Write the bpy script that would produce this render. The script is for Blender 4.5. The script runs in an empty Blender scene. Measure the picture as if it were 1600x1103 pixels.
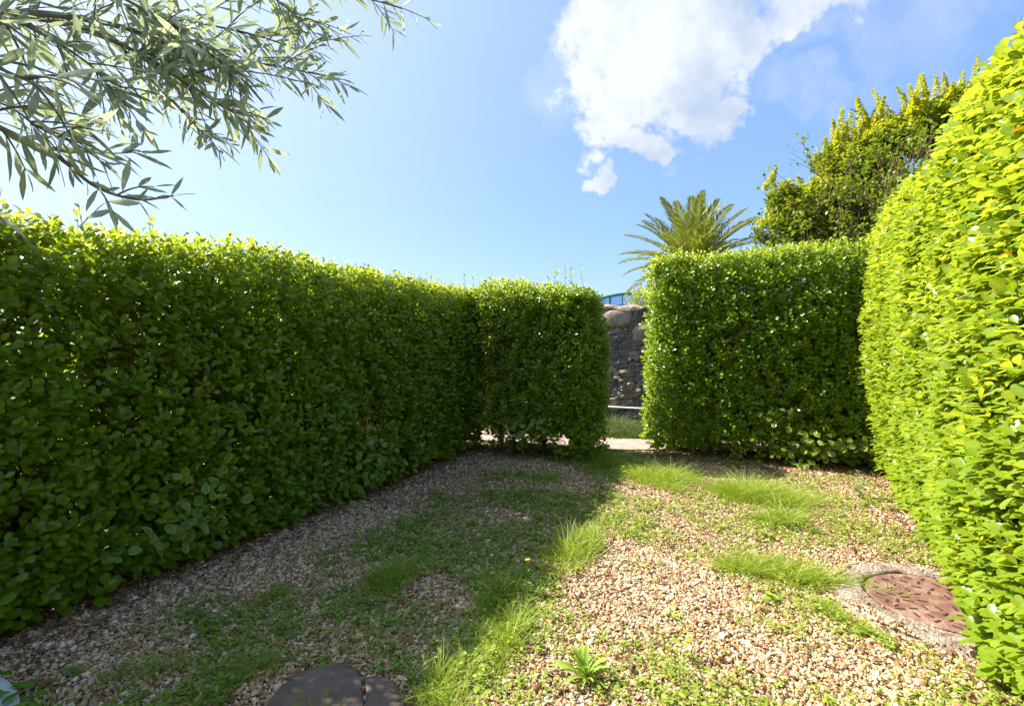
import bpy, math, random
import numpy as np
from mathutils import Vector

random.seed(7)
rng = np.random.default_rng(11)
C = bpy.context.scene.collection
S = bpy.context.scene
PI = math.pi

# ------------------------------------------------------------------ camera, world, sun, exposure
CAMH = 1.3
cam_d = bpy.data.cameras.new('camera')
cam = bpy.data.objects.new('camera', cam_d); C.objects.link(cam)
cam.location = (0, 0, CAMH); cam.rotation_euler = (PI/2, 0, 0)
cam_d.sensor_width = 36; cam_d.lens = 18; cam_d.shift_y = -0.0134
cam_d.clip_start = 0.02; cam_d.clip_end = 3000
S.camera = cam
S.render.engine = 'CYCLES'
S.view_settings.view_transform = 'Standard'; S.view_settings.look = 'None'
S.view_settings.gamma = 1.0
S.view_settings.exposure = 1.56
try:
    S.cycles.transparent_max_bounces = 8; S.cycles.max_bounces = 12
    S.cycles.diffuse_bounces = 8; S.cycles.transmission_bounces = 8
except Exception: pass

UX, UY = 0.405, 0.914          # direction the alley runs in
NX, NY = 0.914, -0.405         # across the alley, towards the right
SUN_EL = math.radians(44.0)
SUN_AZ = math.atan2(0.380, -0.925)      # compass of the sun in the xy plane (maths angle)
sx, sy, sz = math.cos(SUN_AZ)*math.cos(SUN_EL), math.sin(SUN_AZ)*math.cos(SUN_EL), math.sin(SUN_EL)
SUNV = np.array([sx, sy, sz])
sd = bpy.data.lights.new('sun', 'SUN'); sd.energy = 4.5; sd.angle = math.radians(0.53); sd.color = (1.0, 0.955, 0.88)
so = bpy.data.objects.new('sun', sd); C.objects.link(so)
so.rotation_euler = Vector((sx, sy, sz)).to_track_quat('Z', 'Y').to_euler()

def pxdir(px, py):
    v = np.array([(px-800)/800, 1.0, (530-py)/800]); return v/np.linalg.norm(v)

def build_world():
    w = bpy.data.worlds.new('World'); S.world = w; w.use_nodes = True
    nt = w.node_tree; nt.nodes.clear(); N = nt.nodes.new; L = nt.links.new
    out = N('ShaderNodeOutputWorld'); bg = N('ShaderNodeBackground'); bg.inputs[1].default_value = 0.112
    L(bg.outputs[0], out.inputs[0])
    sky = N('ShaderNodeTexSky'); sky.sky_type = 'NISHITA'; sky.sun_disc = False
    sky.sun_elevation = SUN_EL; sky.sun_rotation = PI/2 - SUN_AZ
    sky.air_density = 1.0; sky.dust_density = 0.9; sky.ozone_density = 3.0; sky.altitude = 50
    hs = N('ShaderNodeHueSaturation'); hs.inputs['Saturation'].default_value = 1.12; hs.inputs['Value'].default_value = 1.0
    L(sky.outputs[0], hs.inputs['Color'])
    tc = N('ShaderNodeTexCoord')
    def math_(op, a, b=None, c=None, clamp=False):
        m = N('ShaderNodeMath'); m.operation = op; m.use_clamp = clamp
        for i, v in enumerate((a, b, c)):
            if v is None: continue
            if isinstance(v, (int, float)): m.inputs[i].default_value = v
            else: L(v, m.inputs[i])
        return m.outputs[0]
    nrm = N('ShaderNodeVectorMath'); nrm.operation = 'NORMALIZE'; L(tc.outputs['Generated'], nrm.inputs[0])
    D = nrm.outputs[0]
    # bright haze round the sun
    dp = N('ShaderNodeVectorMath'); dp.operation = 'DOT_PRODUCT'; L(D, dp.inputs[0]); dp.inputs[1].default_value = (sx, sy, sz)
    a = math_('MAXIMUM', dp.outputs['Value'], 0.0)
    glow = math_('MULTIPLY', math_('POWER', a, 3.0), 1.0)
    # wisps warp
    nz = N('ShaderNodeTexNoise'); nz.inputs['Scale'].default_value = 6.5; nz.inputs['Detail'].default_value = 12; nz.inputs['Roughness'].default_value = 0.67
    L(D, nz.inputs['Vector'])
    nz2 = N('ShaderNodeTexNoise'); nz2.inputs['Scale'].default_value = 22; nz2.inputs['Detail'].default_value = 6; nz2.inputs['Roughness'].default_value = 0.6
    L(D, nz2.inputs['Vector'])
    wn = N('ShaderNodeTexNoise'); wn.inputs['Scale'].default_value = 5.0; wn.inputs['Detail'].default_value = 7; wn.inputs['Roughness'].default_value = 0.6
    L(D, wn.inputs['Vector'])
    ws = N('ShaderNodeVectorMath'); ws.operation = 'SUBTRACT'; L(wn.outputs['Color'], ws.inputs[0]); ws.inputs[1].default_value = (.5, .5, .5)
    wm = N('ShaderNodeVectorMath'); wm.operation = 'MULTIPLY_ADD'; L(ws.outputs[0], wm.inputs[0]); wm.inputs[1].default_value = (.30, .30, .30); L(D, wm.inputs[2])
    wnn = N('ShaderNodeVectorMath'); wnn.operation = 'NORMALIZE'; L(wm.outputs[0], wnn.inputs[0]); DW_ = wnn.outputs[0]
    def blobs(lst):
        cur = None
        for (px, py, r) in lst:
            px += 52; py -= 4; d = pxdir(px, py)
            dist = math.sqrt((px-800)**2+(py-530)**2+800**2)
            cosv = math.cos(r/dist)
            n = N('ShaderNodeVectorMath'); n.operation = 'DOT_PRODUCT'; L(DW_, n.inputs[0]); n.inputs[1].default_value = tuple(d)
            v = math_('MULTIPLY_ADD', math_('SUBTRACT', n.outputs['Value'], cosv), 1.0/(1-cosv), 0.0)   # 1 at centre, 0 at r
            v = math_('MAXIMUM', v, -1.0)
            cur = v if cur is None else math_('MAXIMUM', cur, v)
        return cur
    thick = blobs([(960, 60, 120), (1060, 40, 120), (1150, 20, 100), (1000, 140, 90), (930, 110, 66), (1230, -30, 90), (1068, 195, 52), (1035, 215, 62),
                   (950, 210, 60), (940, 215, 70), (930, 255, 30), (968, 262, 36), (880, 280, 22), (1215, 10, 66), (1135, 60, 66), (1085, 165, 36), (1000, 60, 170)])
    thin = blobs([(1265, 30, 70), (1400, 30, 120), (1180, 130, 60), (1232, 165, 36), (1230, 130, 30), (850, 150, 60), (985, 308, 16), (1330, -40, 130), (1300, 60, 50)])
    na = math_('MULTIPLY', math_('SUBTRACT', nz.outputs['Fac'], 0.5), 2.6)
    nb = math_('MULTIPLY', math_('SUBTRACT', nz2.outputs['Fac'], 0.5), 1.1)
    tsum = math_('ADD', math_('ADD', thick, na), nb)
    def ss(v, lo, hi, mx):
        m = N('ShaderNodeMapRange'); m.interpolation_type = 'SMOOTHSTEP'
        m.inputs['From Min'].default_value = lo; m.inputs['From Max'].default_value = hi; m.inputs['To Max'].default_value = mx
        L(v, m.inputs['Value']); return m.outputs[0]
    m1 = ss(tsum, -0.02, 0.62, 0.97)
    m2 = ss(math_('ADD', math_('ADD', thin, math_('MULTIPLY', na, 0.8)), nb), -0.05, 1.7, 0.36)
    mask = math_('MAXIMUM', m1, m2)
    # cloud body: sunlit white with soft grey-blue hollows
    hol = ss(math_('ADD', wn.outputs['Fac'], math_('MULTIPLY', nz.outputs['Fac'], 0.6)), 0.60, 0.96, 1.0)
    cc = N('ShaderNodeMix'); cc.data_type = 'RGBA'; L(hol, cc.inputs['Factor'])
    cc.inputs['A'].default_value = (1.8, 2.15, 2.75, 1); cc.inputs['B'].default_value = (3.0, 3.15, 3.4, 1)
    g = N('ShaderNodeMix'); g.data_type = 'RGBA'; L(math_('MULTIPLY', glow, 0.95), g.inputs['Factor'])
    pw = N('ShaderNodeMix'); pw.data_type = 'RGBA'; pw.inputs['Factor'].default_value = .66; L(hs.outputs[0], pw.inputs['A']); pw.inputs['B'].default_value = (0.95, 1.5, 3.0, 1)
    L(pw.outputs['Result'], g.inputs['A']); g.inputs['B'].default_value = (3.1, 3.5, 3.9, 1)
    mx = N('ShaderNodeMix'); mx.data_type = 'RGBA'; L(mask, mx.inputs['Factor'])
    L(g.outputs['Result'], mx.inputs['A']); L(cc.outputs['Result'], mx.inputs['B'])
    L(mx.outputs['Result'], bg.inputs[0])
build_world()

# ------------------------------------------------------------------ helpers
def P(px, py, z=0.0):
    d = (CAMH-z)*800/(py-530); return np.array([(px-800)/800*d, d, z])
def Q(px, py, d): return np.array([(px-800)/800*d, d, CAMH+(530-py)/800*d])
def unit(v): return v/np.maximum(np.linalg.norm(v, axis=-1, keepdims=True), 1e-9)
def tag(o, label=None, cat=None, group=None, kind=None):
    if label: o['label'] = label
    if cat: o['category'] = cat
    if group: o['group'] = group
    if kind: o['kind'] = kind
    return o
def thing(name, label, cat, loc=(0, 0, 0), group=None):
    o = bpy.data.objects.new(name, None); C.objects.link(o); o.location = tuple(loc); o.empty_display_size = 0.1
    return tag(o, label, cat, group)
def link(name, me, mat, parent=None):
    o = bpy.data.objects.new(name, me); C.objects.link(o)
    if mat:
        for m in (mat if isinstance(mat, (list, tuple)) else [mat]): me.materials.append(m)
    if parent is not None:
        o.parent = parent; 
        l = parent.location; o.location = (-l[0], -l[1], -l[2])      # mesh data are in world coordinates
    return o

class MB:
    """collects numpy geometry, builds one mesh"""
    def __init__(s): s.v = []; s.f = []; s.n = 0; s.att = {}; s.mi = []
    def add(s, V, F, att=None, mi=0):
        V = np.asarray(V, float).reshape(-1, 3)
        s.v.append(V)
        for arr in F:                                    # list of (k,3) / (k,4) int arrays
            arr = np.asarray(arr, int)
            if arr.size: s.f.append(arr + s.n); s.mi.append(np.full(len(arr), mi))
        att = att or {}
        for k in set(s.att) | set(att):
            if k not in s.att: s.att[k] = [np.zeros(s.n)] if s.n else []
            a = att.get(k, 0.0)
            s.att[k].append(np.full(len(V), a, float) if np.isscalar(a) else np.asarray(a, float))
        s.n += len(V)
    def build(s, name, mat, parent=None, smooth=True):
        me = bpy.data.meshes.new(name)
        V = np.concatenate(s.v); me.vertices.add(len(V)); me.vertices.foreach_set('co', V.ravel().astype(np.float32))
        loops = np.concatenate([a.ravel() for a in s.f]).astype(np.int32)
        tot = np.concatenate([np.full(len(a), a.shape[1]) for a in s.f])
        start = np.concatenate([[0], np.cumsum(tot)[:-1]]).astype(np.int32)
        me.loops.add(len(loops)); me.loops.foreach_set('vertex_index', loops)
        me.polygons.add(len(tot)); me.polygons.foreach_set('loop_start', start)
        mi = np.concatenate(s.mi)
        if mi.any(): me.polygons.foreach_set('material_index', mi.astype(np.int32))
        me.update(calc_edges=True)
        me.polygons.foreach_set('use_smooth', np.full(len(tot), smooth))
        for k, a in s.att.items():
            at = me.attributes.new(k, 'FLOAT', 'POINT'); at.data.foreach_set('value', np.concatenate(a).astype(np.float32))
        me.update()
        return link(name, me, mat, parent)
    # ---- shapes
    def leaves(s, p, d, n, L, W, rnd, young_lit, shape='oval', fold=0.12, curl=0.12, vari=0.0):
        N = len(p)
        if N == 0: return
        if shape == 'oval':   rows = [(0.0, 0.0), (0.14, .30), (0.42, .86), (0.70, 1.0), (0.91, .62), (1.0, 0.0)]
        elif shape == 'lance': rows = [(0.0, .0), (0.22, .62), (0.55, 1.0), (0.82, .55), (1.0, 0.0)]
        elif shape == 'simple': rows = [(0.0, 0.0), (0.35, .85), (0.72, .9), (1.0, 0.0)]
        else: rows = [(0.0, 0.0), (0.5, 1.0), (1.0, 0.0)]
        T = []; E = []; idx = []
        for (t, w) in rows:
            if w == 0: T.append((t, 0, 0)); E.append(0.5 if t > .5 else 0); idx.append((len(T)-1,)*3)
            else:
                k = len(T); T += [(t, -w/2, 1), (t, 0, 0), (t, w/2, 1)]; E += [1, 0, 1]; idx.append((k, k+1, k+2))
        tris, quads = [], []
        for a, b in zip(idx[:-1], idx[1:]):
            for q in (0, 1):
                if a[q] == a[q+1]: tris.append((a[1], b[q+1], b[q]))
                elif b[q] == b[q+1]: tris.append((a[q], a[q+1], b[1]))
                else: quads.append((a[q], a[q+1], b[q+1], b[q]))
        T = np.array(T, float); E = np.array(E, float); m = len(T)
        d = unit(d); side = unit(np.cross(n, d)); n = np.cross(d, side)
        L = np.broadcast_to(L, (N,)); W = np.broadcast_to(W, (N,))
        cu = curl*(0.4+1.2*rng.random(N))
        V = (p[:, None, :] + d[:, None, :]*(T[None, :, 0:1]*L[:, None, None])
             + side[:, None, :]*(T[None, :, 1:2]*W[:, None, None])
             + n[:, None, :]*(T[None, :, 2:3]*(fold*W)[:, None, None] - (T[None, :, 0:1]**2)*(cu*L)[:, None, None]))
        off = (np.arange(N)*m)[:, None, None]
        F = []
        if tris: F.append((np.array(tris)[None]+off).reshape(-1, 3))
        if quads: F.append((np.array(quads)[None]+off).reshape(-1, 4))
        s.add(V.reshape(-1, 3), F, {'rnd': np.repeat(np.broadcast_to(rnd, (N,)), m), 'young_lit': np.repeat(np.broadcast_to(young_lit, (N,)), m),
                                    'edge': np.tile(E, N), 'vari': np.repeat(np.broadcast_to(vari, (N,)), m)})
    def tube(s, pts, r0, r1=None, k=6, cap=True):
        pts = np.asarray(pts, float); r1 = r0 if r1 is None else r1; n = len(pts)
        tan = unit(np.gradient(pts, axis=0)); ref = np.array([0.31, 0.22, 0.92])
        if abs(tan[0] @ unit(ref)) > .9: ref = np.array([0.9, 0.3, 0.1])
        A = unit(np.cross(tan, ref)); B = np.cross(tan, A)
        ang = np.linspace(0, 2*PI, k, endpoint=False)
        R = (r0 + (r1-r0)*np.linspace(0, 1, n))[:, None, None]
        V = pts[:, None, :] + R*(A[:, None, :]*np.cos(ang)[None, :, None] + B[:, None, :]*np.sin(ang)[None, :, None])
        i = np.arange(n-1)[:, None]*k; j = np.arange(k)[None, :]; j2 = (j+1) % k
        q = np.stack([i+j, i+j2, i+k+j2, i+k+j], -1).reshape(-1, 4)
        F = [q]
        s.add(V.reshape(-1, 3), F)
    def box(s, lo, hi, R=None, o=(0, 0, 0), mi=0):
        x0, y0, z0 = lo; x1, y1, z1 = hi
        V = np.array([(x0, y0, z0), (x1, y0, z0), (x1, y1, z0), (x0, y1, z0), (x0, y0, z1), (x1, y0, z1), (x1, y1, z1), (x0, y1, z1)], float)
        if R is not None: V = V @ np.asarray(R).T
        s.add(V+np.array(o), [np.array([(0, 3, 2, 1), (4, 5, 6, 7), (0, 1, 5, 4), (1, 2, 6, 5), (2, 3, 7, 6), (3, 0, 4, 7)])], mi=mi)

def bez(p0, p1, p2, n):
    t = np.linspace(0, 1, n)[:, None]; return (1-t)**2*p0 + 2*t*(1-t)*p1 + t*t*p2
def spline(P_, n=8):
    P_ = [np.asarray(p, float) for p in P_]; Pp = [2*P_[0]-P_[1]] + P_ + [2*P_[-1]-P_[-2]]; out = []
    for i in range(1, len(Pp)-2):
        a, b, c, d = Pp[i-1:i+3]
        for t in np.linspace(0, 1, n, endpoint=False):
            out.append(.5*((2*b)+(-a+c)*t+(2*a-5*b+4*c-d)*t*t+(-a+3*b-3*c+d)*t**3))
    out.append(P_[-1]); return np.array(out)
class Sn:
    """smooth 2-d noise from sines"""
    def __init__(s, scale, seed, n=14):
        r = np.random.default_rng(seed); s.k = r.normal(0, 1, (n, 2))*scale; s.ph = r.random(n)*2*PI; s.a = 1/(1+np.linalg.norm(s.k, axis=1)/scale)
    def __call__(s, x, y):
        v = 0
        for k, p, a in zip(s.k, s.ph, s.a): v = v + a*np.sin(k[0]*x+k[1]*y+p)
        return v/np.sqrt((s.a**2).sum()/2)/1.4
def rvec(n): return unit(rng.normal(0, 1, (n, 3)))

# ------------------------------------------------------------------ materials
def nodemat(name):
    m = bpy.data.materials.new(name); m.use_nodes = True; nt = m.node_tree
    b = nt.nodes['Principled BSDF']; return m, nt, b
def mixc(nt, f, a, b):
    n = nt.nodes.new('ShaderNodeMix'); n.data_type = 'RGBA'
    for i, v in (('Factor', f), ('A', a), ('B', b)):
        if isinstance(v, (int, float)): n.inputs[i].default_value = v
        elif isinstance(v, tuple): n.inputs[i].default_value = (*v, 1) if len(v) == 3 else v
        else: nt.links.new(v, n.inputs[i])
    return n.outputs['Result']
def mth(nt, op, a, b=0.0, clamp=False):
    n = nt.nodes.new('ShaderNodeMath'); n.operation = op; n.use_clamp = clamp
    for i, v in enumerate((a, b)):
        if isinstance(v, (int, float)): n.inputs[i].default_value = v
        else: nt.links.new(v, n.inputs[i])
    return n.outputs[0]
def att(nt, name, typ='GEOMETRY'):
    n = nt.nodes.new('ShaderNodeAttribute'); n.attribute_name = name; n.attribute_type = typ; return n.outputs['Fac']
def noise(nt, scale, detail=4, rough=.55, vec=None):
    n = nt.nodes.new('ShaderNodeTexNoise'); n.inputs['Scale'].default_value = scale; n.inputs['Detail'].default_value = detail; n.inputs['Roughness'].default_value = rough
    if vec is None:
        g = nt.nodes.new('ShaderNodeNewGeometry'); vec = g.outputs['Position']
    nt.links.new(vec, n.inputs['Vector']); return n.outputs['Fac']
def ramp(nt, f, stops):
    n = nt.nodes.new('ShaderNodeValToRGB'); cr = n.color_ramp
    while len(cr.elements) < len(stops): cr.elements.new(0.5)
    for e, (p, c) in zip(cr.elements, stops): e.position = p; e.color = (*c, 1)
    nt.links.new(f, n.inputs['Fac']); return n.outputs['Color']
def bump(nt, b, h, strength=.3, dist=.01):
    n = nt.nodes.new('ShaderNodeBump'); n.inputs['Strength'].default_value = strength; n.inputs['Distance'].default_value = dist
    nt.links.new(h, n.inputs['Height']); nt.links.new(n.outputs[0], b.inputs['Normal'])

def leafmat(name, dark, light, young_lit, rough=.38, trans=.38, back=None, tcol=(1.25, 1.25, .45), spec=.5, sick=None, sth=.994):
    m, nt, b = nodemat(name)
    r = att(nt, 'rnd'); y = att(nt, 'young_lit'); e = att(nt, 'edge'); v = att(nt, 'vari')
    c = mixc(nt, r, dark, light); c = mixc(nt, y, c, young_lit)  # third colour: new growth, also sunlight put into the leaf colour
    nn = noise(nt, 60, 3); c = mixc(nt, mth(nt, 'MULTIPLY', nn, .35), c, tuple(x*.6 for x in dark))
    if sick:
        s_ = mth(nt, 'GREATER_THAN', r, sth); c = mixc(nt, s_, c, sick)
    vv = mth(nt, 'MULTIPLY', mth(nt, 'GREATER_THAN', mth(nt, 'ADD', e, mth(nt, 'MULTIPLY', mth(nt, 'SUBTRACT', nn, .5), .8)), .58), v)
    c = mixc(nt, vv, c, (.62, .62, .36))
    rib = nt.nodes.new('ShaderNodeMapRange'); rib.inputs['From Min'].default_value = .04; rib.inputs['From Max'].default_value = .12; rib.inputs['To Min'].default_value = .45; rib.inputs['To Max'].default_value = 0
    nt.links.new(e, rib.inputs['Value']); c = mixc(nt, rib.outputs[0], c, tuple(min(1, x*1.5+.04) for x in light))
    if sick:
        sp_ = noise(nt, 95, 2); c = mixc(nt, mth(nt, 'MULTIPLY', mth(nt, 'GREATER_THAN', sp_, .735), .7), c, (.22, .13, .03))
    g = nt.nodes.new('ShaderNodeNewGeometry')
    if back: c = mixc(nt, mth(nt, 'MULTIPLY', g.outputs['Backfacing'], .75), c, back)
    nt.links.new(c, b.inputs['Base Color']); b.inputs['Roughness'].default_value = rough; b.inputs['Specular IOR Level'].default_value = spec
    t = nt.nodes.new('ShaderNodeBsdfTranslucent')
    tm = nt.nodes.new('ShaderNodeMix'); tm.data_type = 'RGBA'; tm.blend_type = 'MULTIPLY'; tm.inputs['Factor'].default_value = 1
    nt.links.new(c, tm.inputs['A']); tm.inputs['B'].default_value = (*tcol, 1); nt.links.new(tm.outputs['Result'], t.inputs['Color'])
    ms = nt.nodes.new('ShaderNodeMixShader'); ms.inputs[0].default_value = trans
    nt.links.new(b.outputs[0], ms.inputs[1]); nt.links.new(t.outputs[0], ms.inputs[2])
    nt.links.new(ms.outputs[0], nt.nodes['Material Output'].inputs['Surface'])
    return m
M_hedge = leafmat('hedge leaf', (.085, .155, .008), (.40, .485, .020), (.64, .68, .12), rough=.30, trans=.45, back=(.18, .29, .012), sick=(.30, .16, .02), spec=.5)
M_olive = leafmat('olive leaf', (.25, .29, .22), (.38, .42, .34), (.46, .50, .26), rough=.5, trans=.5, back=(.54, .57, .47), tcol=(1.1, 1.15, .7))
M_tree = leafmat('broadleaf', (.09, .15, .012), (.24, .31, .02), (.72, .68, .04), rough=.45, trans=.45)
M_palm = leafmat('palm leaf', (.17, .21, .04), (.34, .38, .08), (.60, .56, .12), rough=.45, trans=.25, tcol=(1.1, 1.1, .5))
M_grass = leafmat('grass blade', (.10, .18, .010), (.22, .31, .018), (.46, .50, .06), rough=.5, trans=.4, sick=(.42, .34, .15), sth=.93)
M_weed = leafmat('weed leaf', (.11, .23, .016), (.24, .36, .03), (.42, .48, .06), rough=.5, trans=.35)
M_pale = leafmat('pale herb leaf', (.22, .30, .20), (.32, .40, .28), (.4, .46, .32), rough=.55, trans=.3)
M_yellow = leafmat('yellow leaf', (.45, .22, .01), (.6, .33, .01), (.6, .4, .02), rough=.5, trans=.4)
M_litter = leafmat('dry leaf', (.10, .045, .02), (.26, .13, .06), (.4, .25, .12), rough=.7, trans=.15, tcol=(1, .8, .5))

def simple(name, stops, scale=8, rough=.8, bs=.4, bd=.01, detail=6, bscale=None, spec=.3):
    m, nt, b = nodemat(name); f = noise(nt, scale, detail, .6); c = ramp(nt, f, stops); nt.links.new(c, b.inputs['Base Color'])
    b.inputs['Roughness'].default_value = rough; b.inputs['Specular IOR Level'].default_value = spec
    bump(nt, b, noise(nt, bscale or scale*4, 5), bs, bd); return m
M_twig = simple('twig bark', [(.3, (.15, .06, .035)), (.7, (.34, .175, .11))], 25)
M_bark = simple('grey bark', [(.3, (.10, .085, .07)), (.7, (.28, .24, .20))], 18, bs=.6)
M_soil = simple('ground soil and turf', [(.35, (.03, .055, .012)), (.55, (.07, .10, .02)), (.75, (.11, .075, .04))], 3, bs=.6, bd=.02, bscale=40)
M_path = simple('pink concrete', [(.3, (.28, .20, .165)), (.5, (.37, .275, .23)), (.75, (.46, .37, .32))], 6, bs=.3, bscale=60)
M_slab = simple('purple slate', [(.3, (.085, .06, .048)), (.5, (.145, .105, .082)), (.75, (.22, .165, .13))], 9, rough=.65, bs=.5, bscale=30)
M_collar = simple('rough concrete', [(.35, (.17, .12, .085)), (.5, (.34, .26, .20)), (.68, (.50, .41, .33))], 16, bs=1.0, bd=.03, bscale=60)
M_rust = simple('rusty iron', [(.32, (.12, .055, .036)), (.5, (.19, .095, .068)), (.72, (.33, .215, .16))], 14, rough=.75, bs=.5, bscale=90)
M_rustd = simple('dark rust', [(.3, (.05, .025, .02)), (.8, (.10, .05, .04))], 20)
M_white = simple('white paint', [(.3, (.70, .69, .66)), (.7, (.82, .81, .79))], 5, rough=.5, bs=.1)
M_palest = simple('pale stone', [(.3, (.45, .50, .46)), (.7, (.66, .70, .66))], 14)
M_green = simple('green painted metal', [(.3, (.08, .27, .21)), (.7, (.12, .34, .27))], 2, rough=.4, bs=.05)
M_petal = simple('yellow petal', [(.3, (.75, .42, .01)), (.7, (.85, .55, .02))], 40, rough=.6)

def gravel_base():
    m, nt, b = nodemat('gravel bed'); g = nt.nodes.new('ShaderNodeNewGeometry')
    v = nt.nodes.new('ShaderNodeTexVoronoi'); v.inputs['Scale'].default_value = 110; nt.links.new(g.outputs['Position'], v.inputs['Vector'])
    sep = nt.nodes.new('ShaderNodeSeparateColor'); nt.links.new(v.outputs['Color'], sep.inputs[0])
    c = ramp(nt, sep.outputs[0], [(0, (.14, .085, .045)), (.35, (.26, .165, .10)), (.7, (.36, .27, .18)), (1, (.48, .39, .28))])
    c = mixc(nt, mth(nt, 'MULTIPLY', noise(nt, 2.2, 4), .45), c, (.12, .08, .045))
    nt.links.new(c, b.inputs['Base Color']); b.inputs['Roughness'].default_value = .85
    bump(nt, b, mth(nt, 'SUBTRACT', 1.0, v.outputs['Distance']), .8, .01); return m
M_gravel = gravel_base()
def pebblemat():
    m, nt, b = nodemat('pebble'); r = att(nt, 'prand', 'INSTANCER')
    c = ramp(nt, r, [(0, (.12, .055, .02)), (.2, (.37, .17, .06)), (.38, (.54, .32, .15)), (.58, (.62, .43, .235)), (.76, (.72, .56, .35)), (.90, (.82, .71, .50)), (.97, (.27, .20, .13)), (1, (.11, .08, .055))])
    c = mixc(nt, mth(nt, 'MULTIPLY', noise(nt, 120, 4), .4), c, (.34, .22, .15))
    nt.links.new(c, b.inputs['Base Color']); b.inputs['Roughness'].default_value = .6; b.inputs['Specular IOR Level'].default_value = .35
    return m
M_pebble = pebblemat()

# ------------------------------------------------------------------ layout: the four hedge faces
A1 = np.array([-2.16, 2.15]); U = np.array([UX, UY]); Nn = np.array([NX, NY])
A4 = np.array([1.86, 1.83]); U4 = unit(np.array([.485, .875]))
def perp1(x, y): return (x-A1[0])*NX + (y-A1[1])*NY
def along1(x, y): return (x-A1[0])*UX + (y-A1[1])*UY

# ------------------------------------------------------------------ setting: ground sheets
def sheet(name, pts, z, mat, res=None, h=0.0):
    mb = MB(); P4 = np.array([(p[0], p[1], z) for p in pts]); n = res or 1
    s_ = np.linspace(0, 1, n+1); a, b_ = np.meshgrid(s_, s_, indexing='ij'); a = a[..., None]; b_ = b_[..., None]
    G = P4[0]*(1-a)*(1-b_)+P4[1]*a*(1-b_)+P4[2]*a*b_+P4[3]*(1-a)*b_
    i, j = np.meshgrid(np.arange(n), np.arange(n), indexing='ij'); k = n+1
    q = np.stack([i*k+j, (i+1)*k+j, (i+1)*k+j+1, i*k+j+1], -1).reshape(-1, 4)
    mb.add(G.reshape(-1, 3), [q]); return tag(mb.build(name, mat), kind='structure')
sheet('ground', [(-600, -600), (600, -600), (600, 900), (-600, 900)], -0.012, M_soil)
o = A1 - U*4.6 - Nn*1.2
sheet('gravel_bed', [o, o+Nn*6.4, o+Nn*6.4+U*10.2, o+U*10.2], -0.008, M_gravel)

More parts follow.
